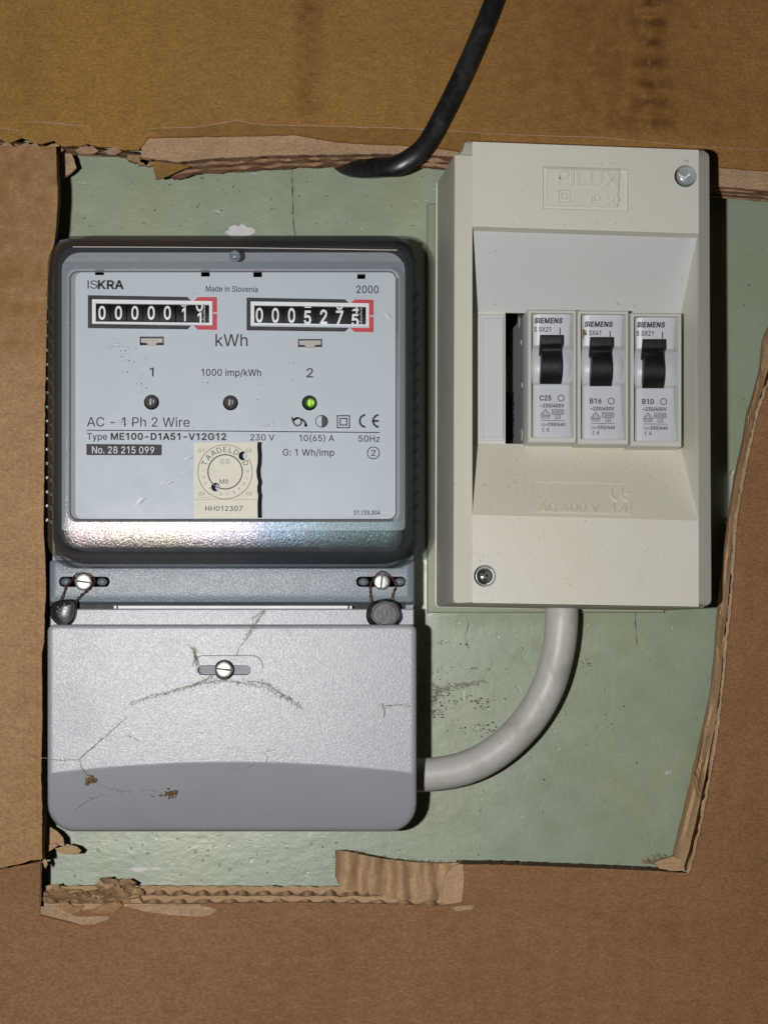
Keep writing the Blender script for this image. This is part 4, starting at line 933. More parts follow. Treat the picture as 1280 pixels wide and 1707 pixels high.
def crack(pts, w, seed=0.0, d=1.0):
    b = MB()
    P = resample(pts, 5)
    L, R = [], []
    for i, p in enumerate(P):
        ww = w * max(0.1, 0.55 + 1.3 * nz(seed + i * 0.37))
        o = 2.2 * nz(seed + 40, i * 0.21)
        L.append(WR((p[0] + o - ww / 2, p[1] + 0.3 * o), d + wall_d(*p), 0))
        R.append(WR((p[0] + o + ww / 2, p[1] + 0.3 * o + ww * 0.3), d + wall_d(*p), 0))
    b.loft([L, R], False, False, closed=False)
    return b.build("crack", M_CRACK, wall, smooth=0)


crack([(487, 283), (488, 330), (489, 360), (491, 392)], 2.2, 1)
crack([(1058, 1020), (1059, 1050), (1061, 1076)], 1.6, 2)
crack([(684, 377), (704, 373), (722, 374)], 1.5, 3)
crack([(776, 1024), (781, 1040), (775, 1062), (780, 1080)], 1.2, 4)
crack([(1217, 340), (1240, 341), (1262, 337), (1290, 342)], 1.2, 5)
b = MB()
rnd = random.Random(11)
for (cx, cy, sx, sy, k) in ((735, 1150, 30, 22, 40), (730, 1178, 24, 14, 30), (795, 1170, 55, 8, 50), (805, 1215, 40, 10, 50), (760, 1114, 45, 5, 18), (1110, 1430, 22, 8, 10), (735, 1072, 35, 4, 16), (560, 1420, 300, 26, 26), (960, 1250, 150, 120, 20), (420, 330, 250, 40, 40), (980, 1105, 14, 8, 12)):
    for i in range(k):
        x, y = rnd.gauss(cx, sx * 0.6), rnd.gauss(cy, sy * 0.6)
        r = rnd.uniform(0.4, 1.3)
        b.fill([blob(x, y, r * rnd.uniform(0.8, 1.9), r, rnd.random() * 50, 8)], 1.2 + wall_d(x, y), 0)
tag(b.build("mould_specks", M_CRACK, wall, smooth=0), kind="stuff")

# ================================================================ CARDBOARD
def rag(pts, step=4.0, amp=1.6, seed=0.0):
    P = resample(pts, step)
    out = []
    for i, p in enumerate(P):
        k = 0 if i in (0, len(P) - 1) else 1
        out.append((p[0] + k * amp * (nz(seed, i * 0.33) + 0.6 * nz(seed + 5, i * 0.9)), p[1] + k * amp * (nz(seed + 11, i * 0.33) + 0.6 * nz(seed + 17, i * 0.9))))
    return out


def torn(mb, front, back, d0, d1, n, step=5.0, seed=0.0, amp=2.0, m0=0, m1=1, depth=7.0):
    """ragged stack of paper layers stepping from the front edge line to the back edge line"""
    NP = max(4, int(sum((Vector(a) - Vector(c)).length for a, c in zip(front[:-1], front[1:])) / step))

    def even(pts, k):
        P = resample(pts, 1.0)
        return [P[min(len(P) - 1, int(i * (len(P) - 1) / (k - 1)))] for i in range(k)]
    A, B = even(front, NP), even(back, NP)
    prev = None
    for L in range(n + 1):
        t = L / n
        row_u, row_l = [], []
        for i in range(NP):
            j = amp * (nz(seed + L * 3.7, i * 0.22) + 0.7 * nz(seed + L * 5.1, i * 0.7))
            tt = t + (0.55 / n) * nz(seed + L * 2.2, i * 0.12)
            x = A[i][0] + (B[i][0] - A[i][0]) * tt
            y = A[i][1] + (B[i][1] - A[i][1]) * tt
            dn = Vector((B[i][0] - A[i][0], B[i][1] - A[i][1]))
            dn = dn.normalized() if dn.length > 0 else Vector((0, 1))
            x += dn.x * j
            y += dn.y * j
            dd = d0 + (d1 - d0) * t + 3 * nz(seed + 30 + L, i * 0.15)
            row_u.append(WR((x, y), dd))
            row_l.append(WR((x + dn.x * 0.3, y + dn.y * 0.3), dd - (d0 - d1) / n * 0.55 - depth * max(0, nz(seed + 50 + L, i * 0.2))))
        if prev is not None:
            mb.mi = m1 if (L % 2) else m0
            mb.loft([prev, row_u], False, False, closed=False)
        mb.mi = m0
        mb.loft([row_u, row_l], False, False, closed=False)
        prev = row_l
    mb.mi = 0


CF, CB = 130.0, 70.0                # front and back of the cardboard
FAR = 420
# ---- upper sheet
top = thing("cardboard_sheet", 640, 150, "dark yellowish brown cardboard across the top, stained, with ragged lower edge behind the black cable", "cardboard", d=70)
up_edge = [(-FAR, 228), (0, 231), (8, 236), (20, 237), (36, 230), (48, 233), (56, 238), (70, 240), (90, 234), (104, 244), (130, 243), (148, 240), (165, 245), (190, 246), (205, 250), (232, 250),
           (248, 229), (300, 228), (350, 227), (420, 226), (460, 225), (490, 224), (515, 228), (560, 236), (620, 240), (680, 242), (720, 246), (770, 252), (900, 262), (1100, 272), (1184, 277), (1230, 281), (1290, 286), (1280 + FAR, 312)]
ue = rag(up_edge, 6, 1.3, 2.0)
b = MB()
outer = [(-FAR, -FAR)] + ue + [(1280 + FAR, -FAR)]
b.slab([outer[::-1]], CF - 5, CF)
sheet = b.build("cardboard_face", M_TOP, top, smooth=0)
# darker tape strip above the tear, with a pale crease along its upper edge
strip_top = [(545, 209), (600, 213), (640, 214), (700, 217), (760, 221), (790, 224)]
b = MB()
st = rag([(250, 214), (330, 212), (370, 205), (395, 200), (420, 206), (470, 209), (520, 209), (600, 212), (680, 214), (740, 217), (800, 222)], 6, 1.0, 8.0)
lo = [(x, at(ue, x) - 1.0) for x, y in st[::-1] if x > 262]
b.slab([[p for p in st] + lo], CF + 0.2, CF + 1.6)
b.build("brown_strip", M_STRIP, top, smooth=0)
b = MB()
for pts, w in (([(45, 202), (90, 205), (150, 211)], 1.3), (st, 1.2), ([(0, 213), (20, 216), (32, 219)], 1.1), ([(800, 222), (900, 226), (1000, 229), (1184, 246), (1290, 250)], 1.0)):
    P = [WR((p[0], p[1] + 1.2 * nz(i * 0.4, 3)), CF + 1.2) for i, p in enumerate(resample(pts, 6))]
    b.tube(P, w * 0.8, 0.7, 5)
b.build_each("crease", M_PEEL, top)
# peeled lighter band and ragged layers below
b = MB()
band_lo = [(236, 262), (262, 266), (300, 270), (350, 264), (400, 262), (450, 259), (520, 258), (580, 257), (640, 256), (690, 256), (770, 262)]
bl = rag(band_lo, 5, 1.6, 4.0)
bt = [(x, at(ue, x) - 3) for x, y in bl]
b.slab([bt + bl[::-1]], CF - 12, CF - 6)
rl = rag([(1150, 304), (1184, 309), (1202, 311), (1240, 314), (1290, 319), (1280 + FAR, 345)], 5, 1.2, 6.0)
b.slab([[(x, at(ue, x) - 3) for x, y in rl] + rl[::-1]], CF - 12, CF - 6)
b.build_each("peeled_band", M_PEEL, top, smooth=0)
b = MB()
torn(b, [(262, 268), (300, 272), (350, 265), (400, 263), (450, 260), (520, 259), (580, 258), (640, 257), (690, 257), (770, 263)],
     [(290, 300), (320, 292), (360, 289), (400, 286), (480, 282), (560, 278), (610, 276), (660, 278), (710, 281), (770, 286)], CF - 10, CB, 5, 4, 3.0, 2.2)
b.build("torn_edge", [M_TORN, M_TORNDK], top, smooth=40)
b = MB()
torn(b, [(1140, 306), (1184, 310), (1240, 314), (1290, 319), (1480, 330)], [(1140, 327), (1184, 329), (1240, 333), (1290, 337), (1480, 352)], CF - 10, CB, 6, 4, 13.0, 1.2)
b.build("torn_edge", [M_TORN, M_TORNDK], top, smooth=40)
b = MB()
torn(b, [(-FAR, 230), (0, 232), (50, 240), (100, 245), (150, 247), (200, 252), (240, 256)], [(-FAR, 252), (0, 252), (50, 254), (100, 257), (150, 260), (200, 263), (245, 268)], CF - 5, CB, 4, 4, 23.0, 1.6, depth=3.0)
b.build("torn_edge", [M_TORN, M_TORNDK], top, smooth=40)
b = MB()    # folded brown flap hanging at the tear
fl_pts = [(256, 268), (275, 271), (300, 274), (318, 277), (300, 284), (285, 291), (270, 297), (260, 299), (257, 285)]
b.slab([rag(fl_pts + fl_pts[:1], 4, 0.8, 31)[:-1]], CF - 14, CF - 9)
b.build("paper_flap", M_STRIP, top, smooth=0)
b = MB()
rnd = random.Random(5)
for x, y in ((228, 267), (238, 271), (250, 273), (243, 266), (222, 262)):
    b.slab([blob(x, y, 9, 5, rnd.random() * 30, 12, 0.5)], CB + rnd.uniform(0, 25), CB + 30)
for x in (13, 45, 58, 87, 94, 142, 152, 190):
    b.slab([[(x - 17, 246 + x * 0.035), (x - 6, 238 + x * 0.05), (x + 2, 235 + x * 0.05), (x + 13, 247 + x * 0.03), (x + 3, 252 + x * 0.03), (x - 9, 252 + x * 0.03)]], CF - 2, CF + 1.5 + (x % 3) * 0.6)
b.build_each("torn_tuft", M_TORN, top, smooth=0)

# ---- left sheet
CL = 198.0
left = thing("cardboard_sheet", 35, 850, "paler brown upright cardboard strip along the left side of the meter", "cardboard", d=70)
L_edge = [(94, 244), (95, 290), (97, 330), (94, 380), (91, 405), (85, 425), (80, 470), (78, 560), (76, 640), (75, 720), (74, 800), (73, 880), (76, 935), (77, 990), (75, 1020), (74, 1070), (70, 1090), (71, 1200), (69, 1290), (71, 1360), (70, 1400), (71, 1432)]
le = rag(L_edge, 5, 0.9, 41)
b = MB()
lo_edge = rag([(71, 1432), (52, 1434), (30, 1441), (0, 1447), (-FAR, 1480)], 6, 1.2, 43)
b.slab([[(-FAR, 246)] + le + lo_edge[1:]], CL - 7, CL)
b.build("cardboard_face", M_LEFT, left, smooth=0)
b = MB()
torn(b, [(94, 250)] + L_edge[1:], [(98, 250), (101, 290), (101, 340), (97, 390), (92, 415), (86, 440), (83, 500), (80, 600), (79, 800), (78, 900), (79, 1000), (78, 1080), (77, 1200), (76, 1300), (79, 1360), (77, 1400), (75, 1432)],
     CL - 4, CB, 3, 5, 44, 1.2)
b.build("torn_edge", [M_TORN, M_TORNDK], left, smooth=40)
b = MB()
b.slab([rag([(101, 255), (119, 256), (124, 266), (128, 279), (120, 287), (106, 297), (100, 290), (101, 255)], 4, 1.0, 45)[:-1]], CB + 2, CB + 9)
tag(b.build("paper_flap", M_PEEL, left, smooth=0), "small pale paper tab at the top corner")
b = MB()
b.slab([[(79, 1376), (86, 1380), (96, 1386), (106, 1397), (108, 1411), (95, 1408), (78, 1412)]], CB + 20, CB + 26)
b.slab([[(92, 1415), (108, 1410), (112, 1407), (128, 1411), (136, 1418), (132, 1423), (112, 1425), (100, 1422)]], CB + 10, CB + 17)
b.slab([[(74, 1410), (92, 1406), (98, 1409), (86, 1417), (74, 1424)]], CB + 30, CB + 36)
b.slab([[(72, 1430), (77, 1432), (80, 1441), (76, 1448), (73, 1440)]], CB + 30, CB + 36)
for o in b.build_each("paper_flap", M_FLUTE, left, smooth=0):
    tag(o, "crumpled torn paper scrap below the meter corner")
b = MB()
P = [WR((40 + 2 * nz(k * 0.3), y), CL + 0.4) for k, y in enumerate(range(930, 1430, 20))]
b.tube(P, 1.2, 0.5, 5)
P = [WR((62 + 2 * nz(k * 0.3, 7), y), CL + 0.4) for k, y in enumerate(range(900, 1420, 20))]
b.tube(P, 0.9, 0.5, 5)
b.build_each("crease", M_LEFT, left)

# ---- lower sheet, with its right hand leg going up
low = thing("cardboard_sheet", 640, 1600, "darker brown cardboard sheet along the bottom and right side with exposed corrugation", "cardboard", d=70)
R_front = [(1149, 1456), (1157, 1430), (1171, 1370), (1186, 1290), (1198, 1220), (1208, 1130), (1212, 1075), (1219, 1020), (1224, 950), (1229, 870), (1236, 825), (1252, 745), (1264, 690), (1276, 655), (1290, 620), (1340, 520), (1400, 400)]
R_back = [(1119, 1430), (1133, 1370), (1148, 1310), (1170, 1210), (1183, 1150), (1189, 1090), (1194, 1020), (1198, 985), (1206, 910), (1214, 850), (1222, 795), (1236, 735), (1243, 690), (1256, 648), (1265, 610), (1268, 570), (1279, 545), (1320, 450), (1370, 330)]
T_front = [(-FAR, 1484), (0, 1450), (70, 1436), (69, 1514), (130, 1518), (200, 1512), (290, 1508), (360, 1506), (500, 1504), (640, 1507), (735, 1510), (770, 1505), (774, 1470), (772, 1441), (820, 1441), (900, 1444), (1000, 1448), (1090, 1452), (1149, 1456)]
tf = rag(T_front, 5, 1.0, 51)
rf = rag(R_front, 4, 2.2, 52)
b = MB()
b.slab([[(-FAR, 1707 + FAR)] + tf + rf[1:] + [(1280 + FAR, 400), (1280 + FAR, 1707 + FAR)]], CF - 5, CF)
b.build("cardboard_face", M_LOW, low, smooth=0)

# right torn edge: long open flute channels along the cut
def even2(pts, k):
    P = resample(pts, 1.0)
    return [P[min(len(P) - 1, int(i * (len(P) - 1) / (k - 1)))] for i in range(k)]
K = 190
A, B2 = even2(R_front, K), even2(R_back, K)
prof = [(0.0, CF - 2), (0.05, CF - 9), (0.09, CF - 16), (0.24, CF - 22), (0.32, CF - 8), (0.46, CF - 13), (0.62, CF - 26), (0.80, CF - 30), (0.86, CF - 38), (0.95, CB + 14), (1.0, CB + 2), (1.0, CB - 6)]
rows = []
for j, (t, d) in enumerate(prof):
    r = []
    for i in range(K):
        open_ = max(0.0, min(1.0, 0.75 + 2.2 * nz(i * 0.045, 3.3)))
        dd = d + 4 * nz(i * 0.12, j * 2.1)
        tt = t + 0.035 * nz(i * 0.2, j * 1.3)
        if j in (2, 3):
            dd -= 58 * open_
            tt += 0.06 * nz(i * 0.03, 9.0)
        if j in (6, 7):
            dd -= 12 * max(0, nz(i * 0.05, 17.0) * 3)
        x = A[i][0] + (B2[i][0] - A[i][0]) * tt
        y = A[i][1] + (B2[i][1] - A[i][1]) * tt
        r.append(WR((x, y), dd))
    rows.append(r)
b = MB()
b.loft(rows, False, False, closed=False)
b.mi = 1
rim = [(p[0] - 1.2, p[1]) for p in rf]           # pale torn lip of the front liner
lipo = [(p[0] - 3.5 - 2.6 * (1 + nz(i * 0.09, 41)) - 1.5 * nz(i * 0.5, 43), p[1] + nz(i, 4)) for i, p in enumerate(rf)]
b.loft([[WR(p, CF - 2) for p in rim], [WR(p, CF - 5 - 3 * nz(i * 0.2, 8)) for i, p in enumerate(lipo)]], False, False, closed=False)
for (i0, t0, t1, k) in ((118, 0.1, 0.9, 5), (60, 0.5, 1.0, 6), (20, 0.45, 0.95, 4), (150, 0.3, 1.0, 5)):    # crushed flute walls
    for q in range(k):
        i = i0 + q * 2
        pa = Vector(A[i]).lerp(Vector(B2[i]), t0)
        pb = Vector(A[i + 3]).lerp(Vector(B2[i + 3]), t1)
        b.add([WR(pa, CF - 6), WR(pb, CF - 26), WR(pb + Vector((1, 3)), CF - 34), WR(pa + Vector((1, 3)), CF - 14)], [(0, 1, 2, 3)])
b.build("torn_edge", [M_FLUTE, M_PEEL], low, smooth=50)
tag(low.children[-1], "right edge cut along open corrugation channels")

# bottom edge: three liners with two rows of arched flutes between them
b = MB()
def liner(y0, d, seed, x0=74, x1=748, drop=34.0, th=4.0, arch=1.4):
    xs = [x0 + i * 4 for i in range(int((x1 - x0) / 4))]
    up = [(x, y0 + arch * nz(seed, x * 0.05) * 2 + 0.9 * nz(seed + 4, x * 0.3) + 0.004 * (x - 300)) for x in xs]
    b.slab([up + [(x1, y0 + drop), (x0, y0 + drop)]], d - th, d)
liner(1507, CF - 1, 61, th=5)
liner(1493, CF - 30, 62)
liner(1477, CF - 62, 63, x1=720)
def flutes(y0, dm, amp, lam, seed, x0=76, x1=742, h=60):
    n_ = int((x1 - x0) / 2.2)
    r0, r1 = [], []
    ph = 0.0
    for i in range(n_):
        x = x0 + i * 2.2
        ph += 2.2 * 2 * math.pi / (lam * (1 + 0.25 * nz(seed, x * 0.012)))
        w = math.sin(ph)
        w = math.copysign(abs(w) ** 0.7, w)
        d = dm + amp * w * (1 + 0.3 * nz(seed + 3, x * 0.05))
        y = y0 + 5.0 * (0.5 - 0.5 * w) + 2.5 * nz(seed + 7, x * 0.09) + 1.5 * nz(seed + 8, x * 0.4) + 0.004 * (x - 300)
        r0.append(WR((x, y), d))
        r1.append(WR((x + 1.5 * nz(seed, x), y + h * 0.5), d - 2, d))
    b.loft([r0, r1], False, False, closed=False)
b.mi = 1
flutes(1498.5, CF - 17, 11, 42, 71)
flutes(1484, CF - 47, 12, 36, 72, x1=716)
b.mi = 2
for yy, dd in ((1508, CF - 17), (1494, CF - 47)):
    b.slab([[(78, yy + 10), (740, yy + 10), (740, yy + 30), (78, yy + 30)]], dd - 12, dd + 12)
b.build("torn_edge", [M_FLUTE, M_TORN, M_TORNDK], low, smooth=50)
tag(low.children[-1], "bottom edge with two rows of arched flutes")
# crumpled left end
b = MB()
rnd = random.Random(3)
for k in range(46):
    x, y = rnd.uniform(80, 235), rnd.uniform(1480, 1508)
    if k > 34:
        x, y = rnd.uniform(160, 215), rnd.uniform(1470, 1482)
    w, h = rnd.uniform(6, 20), rnd.uniform(3, 9)
    a = rnd.uniform(-0.6, 0.6)
    d = CF - 8 - (1508 - y) * 1.6
    pts = [(-w, -h), (w * 0.3, -h * 1.3), (w, h * 0.2), (w * 0.2, h), (-w * 0.8, h * 0.6)]
    vs = [WR((x + p[0] * math.cos(a) - p[1] * math.sin(a), y + p[0] * math.sin(a) + p[1] * math.cos(a)), d + rnd.uniform(-9, 9)) for p in pts]
    b.mi = rnd.choice((0, 0, 1))
    b.add(vs + [WR((x, y), d + rnd.uniform(2, 12))], [(0, 1, 5), (1, 2, 5), (2, 3, 5), (3, 4, 5), (4, 0, 5)])
b.build("crumpled_paper", [M_TORN, M_FLUTE], low, smooth=0)
b = MB()
b.slab([rag([(69, 1511), (98, 1511), (112, 1520), (130, 1528), (160, 1527), (186, 1527), (196, 1519), (206, 1514), (186, 1524), (180, 1533), (160, 1540), (135, 1542), (120, 1536), (95, 1530), (69, 1523)], 4, 0.7, 81)], CF + 0.2, CF + 3)
b.slab([rag([(212, 1511), (260, 1509), (330, 1507), (362, 1516), (352, 1525), (335, 1528), (290, 1526), (240, 1519)], 4, 0.7, 82)], CF + 0.2, CF + 2.4)
b.slab([rag([(752, 1512), (775, 1509), (792, 1510), (785, 1516), (760, 1519)], 4, 0.7, 83)], CF + 0.2, CF + 3)
for o in b.build_each("peeled_paper", M_PEEL, low, smooth=0):
    tag(o, "pale peeled paper tongue below the torn edge")
b = MB()     # folded dark brown scraps at the left end
b.slab([rag([(96, 1506), (112, 1503), (124, 1512), (140, 1510), (132, 1521), (116, 1523), (104, 1517)], 4, 0.8, 84)], CF + 3, CF + 8)
b.slab([rag([(160, 1514), (180, 1505), (200, 1504), (206, 1510), (190, 1521), (165, 1523), (150, 1520)], 4, 0.8, 85)], CF + 3, CF + 9)
b.build_each("paper_scrap", M_LEFT, low, smooth=0)
# exposed corrugated flap (wavy sheet, vertical ridges)
b = MB()
cols = []
xs = [559 + i * 2.5 for i in range(86)]
top_l = [(559, 1417), (575, 1419), (582, 1420), (600, 1424), (640, 1432), (690, 1437), (730, 1439), (774, 1438)]
bot_l = [(559, 1462), (564, 1466), (568, 1482), (600, 1485), (622, 1491), (660, 1499), (700, 1500), (735, 1502), (748, 1509), (774, 1508)]
NR = 9
rows = [[] for _ in range(NR)]
for i, x in enumerate(xs):
    u = (x - 559) / 215.0
    yt, yb = at(top_l, x) + 0.8 * nz(i * 0.5), at(bot_l, x) + 1.5 * nz(i * 0.4, 5)
    for r in range(NR):
        t = r / (NR - 1)
        xx = x + 2.5 * nz(t * 2, x * 0.02) + 3 * (t - 0.5) * nz(x * 0.03, 4)
        wv = math.sin(2 * math.pi * (x - 566) / 45 + 0.6 * nz(x * 0.03, t * 1.5))
        d = CF - 22 + 10 * wv + 5 * nz(x * 0.05, t * 3.0) + 3 * nz(x * 0.2, t * 6)
        if x < 566:
            d -= (566 - x) * 1.5
        rows[r].append(WR((xx, yt + (yb - yt) * t), d))
b.loft([r + [p + Vector((0, 5, 0)) for p in r[::-1]] for r in rows], True, True)
b.build("corrugated_flap", M_FLUTE, low, smooth=60)
tag(low.children[-1], "bared corrugated patch with vertical ridges")
b = MB()
b.slab([rag([(740, 1462), (752, 1446), (764, 1440), (772, 1441), (774, 1470), (772, 1502), (766, 1506), (748, 1509), (736, 1504), (738, 1480)], 4, 0.8, 86)], CF - 12, CF - 7)
b.slab([rag([(1090, 1438), (1105, 1432), (1122, 1428), (1140, 1436), (1141, 1451), (1120, 1452), (1098, 1448)], 4, 1.5, 87)], CF - 30, CF - 20)
b.build_each("paper_scrap", M_FLUTE, low, smooth=0)
# fibres along the cut edge
b = MB()
rnd = random.Random(9)
def hair(x, y, d, L, a, w=0.5, curl=0.5):
    P = []
    for k in range(5):
        t = k / 4
        aa = a + curl * t
        P.append(WR((x + L * t * math.cos(aa), y + L * t * math.sin(aa)), d + 3 * nz(x, t * 2)))
    b.tube(P, w, w, 3, caps=False)
for k in range(120):
    x = rnd.uniform(780, 1110)
    hair(x, at(T_front, x) + 2, CB + rnd.uniform(-2, 30), rnd.uniform(3, 9), -math.pi / 2 + rnd.uniform(-0.7, 0.7), 0.45)
for k in range(50):
    x = rnd.uniform(575, 770)
    hair(x, at(top_l, x) + 1, CF - 26, rnd.uniform(2, 7), -math.pi / 2 + rnd.uniform(-0.9, 0.9), 0.4)
for k in range(40):
    x = rnd.uniform(200, 560)
    hair(x, 1480, CB, rnd.uniform(2, 6), -math.pi / 2 + rnd.uniform(-0.8, 0.8), 0.4)
for k in range(60):
    i = rnd.randrange(20, 150)
    hair(B2[i][0], B2[i][1], CB, rnd.uniform(2, 7), math.pi + rnd.uniform(-0.9, 0.9), 0.35)
for k in range(30):
    hair(rnd.uniform(1075, 1105), rnd.uniform(1430, 1442), CB + 10, rnd.uniform(5, 14), math.pi + rnd.uniform(-0.5, 0.6), 0.4)
tag(b.build("paper_fibres", M_TORN, low), kind="stuff")
b = MB()      # dark hairs pressed into the paper
for x, y, L, a in ((178, 1560, 14, 0.9), (545, 1560, 18, 0.8), (183, 1667, 9, 0.4), (1090, 1660, 10, 2.0), (1240, 1340, 12, 1.1), (1215, 1225, 9, 0.2), (1180, 1130, 7, 1.3), (700, 1640, 8, 2.4), (330, 1620, 9, 0.2), (900, 1530, 8, 2.7), (1010, 1600, 9, 0.6), (455, 1690, 7, 1.0), (1235, 900, 8, 0.7)):
    hair(x, y, CF + 0.5, L, a, 0.4, 0.7)
b.build_each("stray_hair", M_CRACK, low)
b = MB()      # back liner and cut thickness under the plain part of the edge
bk = rag([(765, 1439), (820, 1439), (900, 1442), (1000, 1446), (1090, 1450), (1125, 1452)], 4, 1.4, 88)
b.slab([bk + [(1125, 1480), (765, 1480)]], CB, CB + 8)
b.slab([[(x, y + 1.5) for x, y in bk] + [(1125, 1480), (765, 1480)]], CB + 12, CF - 8)
b.build_each("inner_layer", M_TORNDK, low, smooth=0)
b = MB()
for pts in ([(68, 1432), (69, 1470), (67, 1500), (69, 1515)], [(66, 1525), (85, 1530), (110, 1536), (138, 1543)], [(0, 1448), (24, 1443), (50, 1437), (70, 1432)]):
    P = [WR(p, CF + 0.3) for p in resample(pts, 5)]
    b.tube(P, 0.8, 0.4, 4)
b.build_each("slit", M_TORNDK, low)

# ================================================================ BLACK CABLE
pts = [(860, -120, 143), (838, -50, 143), (824, 0, 143), (798, 65, 142), (769, 130, 142), (741, 187, 142), (714, 236, 142), (690, 260, 141), (660, 276, 134), (630, 279, 118), (602, 281, 92), (580, 277, 66), (566, 266, 48), (560, 248, 42), (560, 215, 42)]
P = spline([W(*p) for p in pts], 7)
b = MB()
b.tube(P, 16.6, 10.5, 22)
cable = b.build("black_cable", M_CABLE, smooth=60)
tag(cable, "thick black rubber cable crossing the upper cardboard and tucking behind its torn edge", "cable")

# ================================================================ CONDUIT
pts = [(936, 985, 74), (936, 1010, 74), (935, 1045, 74), (929, 1090, 74), (915, 1140, 74), (892, 1185, 74), (860, 1225, 74), (820, 1258, 74), (778, 1279, 74), (735, 1289, 74), (700, 1292, 74), (650, 1293, 74)]
P = spline([W(*p) for p in pts], 8)
b = MB()
b.tube(P, 27.0, 27.0, 32)
tag(b.build("conduit_pipe", M_COND, smooth=60), "bent grey plastic conduit running from fuse box bottom to behind the meter", "conduit")

# pale fitting behind the right cardboard edge
b = MB()
b.rings([(rrect(1219, 778, 1262, 868, 14), 2, 26), (rrect(1219, 778, 1262, 868, 14), 20, 26), (rrect(1223, 782, 1258, 864, 12), 26, 26)], True, True)
tag(b.build("plastic_fitting", M_BOX), "pale rounded plastic fitting peeking out from behind the right cardboard edge", "fitting")

# ================================================================ ELECTRICITY METER
met = thing("electricity_meter", 388, 890, "grey electricity meter with two black kWh counters under a clear cover and plain lower cover", "electricity meter")
# back housing
b = MB()
b.rings([(rrect(96, 402, 684, 1020, 22), 0, 140), (rrect(90, 398, 690, 1030, 22), 60, 140), (rrect(88, 398, 689, 1030, 22), 138, 140)], True, True)
b.build("housing", M_SHELF, met)
# clear front cover, smoky frame
b = MB()
rings_ = [(rrect(88, 400, 688, 936, 46, 9), 76, 210), (rrect(82, 394, 693, 946, 48, 9), 206, 210), (rrect(80, 393, 694.5, 948, 48, 9), 224, None), (rrect(81, 394, 694, 945, 47, 9), 254, None),
          (rrect(83, 397, 692, 937, 46, 9), 284, None), (rrect(85.5, 400.5, 689.5, 931, 43, 9), 297, None), (rrect(89, 405, 686, 925, 40, 9), 306, None), (rrect(94, 410, 681.5, 918, 35, 9), 312, None),
          (rrect(99, 415, 677, 911, 30, 9), 314.5, None), (rrect(105, 432, 671, 890, 22, 9), 316.5, None), (rrect(110, 445, 667, 874, 17, 9), 317.8, None), (rrect(112.5, 448, 664.5, 870, 15, 9), 318, None)]
b.rings(rings_, False, False)
# inner return of the frame so that it has thickness
b.rings([(rrect(112.5, 448, 664.5, 870, 15, 9), 318, None), (rrect(113, 448.5, 664, 869.5, 15, 9), 312, None)], False, False)
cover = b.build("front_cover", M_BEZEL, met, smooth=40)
b = MB()        # dark ring added to blacken the cover's rim and make its shadow solid
b.rings([(rrect(91, 403, 684, 936, 40, 9), 100, 262), (rrect(89, 402, 686.5, 934, 40, 9), 262, None), (rrect(92, 406, 684, 929, 38, 9), 286, None), (rrect(96, 410, 680, 924, 34, 9), 290, None), (rrect(99, 413, 677, 920, 31, 9), 286, None), (rrect(99, 413, 677, 920, 31, 9), 200, 286)], False, False)
b.build("dark_surround", M_DARKIN, met, smooth=40)
b = MB()        # little grip ribs down both sides
for k in range(17):
    y = 492 + k * 23.5
    for x in (79.5, 694.5):
        b.dome(x + (1.6 if x < 400 else -1.6), y, 4, 190, [(0.9, -34), (1.0, -20), (1.0, 6), (0.6, 12)], 8)
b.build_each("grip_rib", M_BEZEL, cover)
b = MB()
ringz = [(rrect(112.5, 448, 664.5, 870, 15, 9), 317.5, None), (rrect(116, 451.5, 661.5, 867, 13, 9), 315, None), (rrect(119, 454, 659, 865, 12, 9), 311.5, None)]
b.rings(ringz, False, False)
b.build("window_lip", M_LIP, cover, smooth=0)
b = MB()
b.rings([(rrect(119, 454, 659, 865, 12, 9), 311, None)], False, True)
b.build("window_pane", M_PANE, cover, smooth=0)
b = MB()        # flat pale line and embossed dimple on the upper frame
line(b, [(122, 411.5), (250, 412), (400, 413), (540, 415), (662, 417)], 1.2, 315)
b.build("pale_line", M_BTN, cover, smooth=0)
b = MB()
b.dome(391.5, 427, 9.5, 315.5, [(1.0, -2), (0.97, 1.6), (0.8, 2.4), (0.62, 1.2), (0.45, 0.6), (0.42, 3.0), (0.2, 3.6)], 24)
b.build("moulded_boss", M_SHELF, cover, smooth=50)

# face plate
PD = 262.0
b = MB()
holes = [quad(159, 449, 174, 458.5), quad(335.5, 449.5, 350, 461), quad(422.5, 450.5, 437, 462), quad(595.5, 456.5, 609, 465),
         quad(233.5, 561, 273.5, 575.5), quad(497, 565, 537, 578.5), circ(253, 670.5, 12.8), circ(384.5, 671.5, 12.8), circ(516, 671.5, 12.8),
         [(160, 505.5), (349, 508), (349, 538), (160, 536)], [(424, 509), (610, 512), (610, 541.5), (424, 538)]]
b.slab([rrect(104, 436, 676, 882, 8)] + holes, PD - 8, PD)
plate = b.build("face_plate", M_PLATE, met, smooth=0)
b = MB()
b.prism(quad(92, 404, 686, 926), 150, 156)
b.build("back_board", M_DARKIN, plate, smooth=0)
b = MB()        # pale inner frame that shows through the smoky cover around the plate
b.slab([rrect(98, 412, 678, 884, (26, 26, 12, 12), 6), rrect(106, 438, 674, 882, 8, 6)], PD - 16, PD - 6)
b.build("inner_frame", M_INNER, plate, smooth=0)
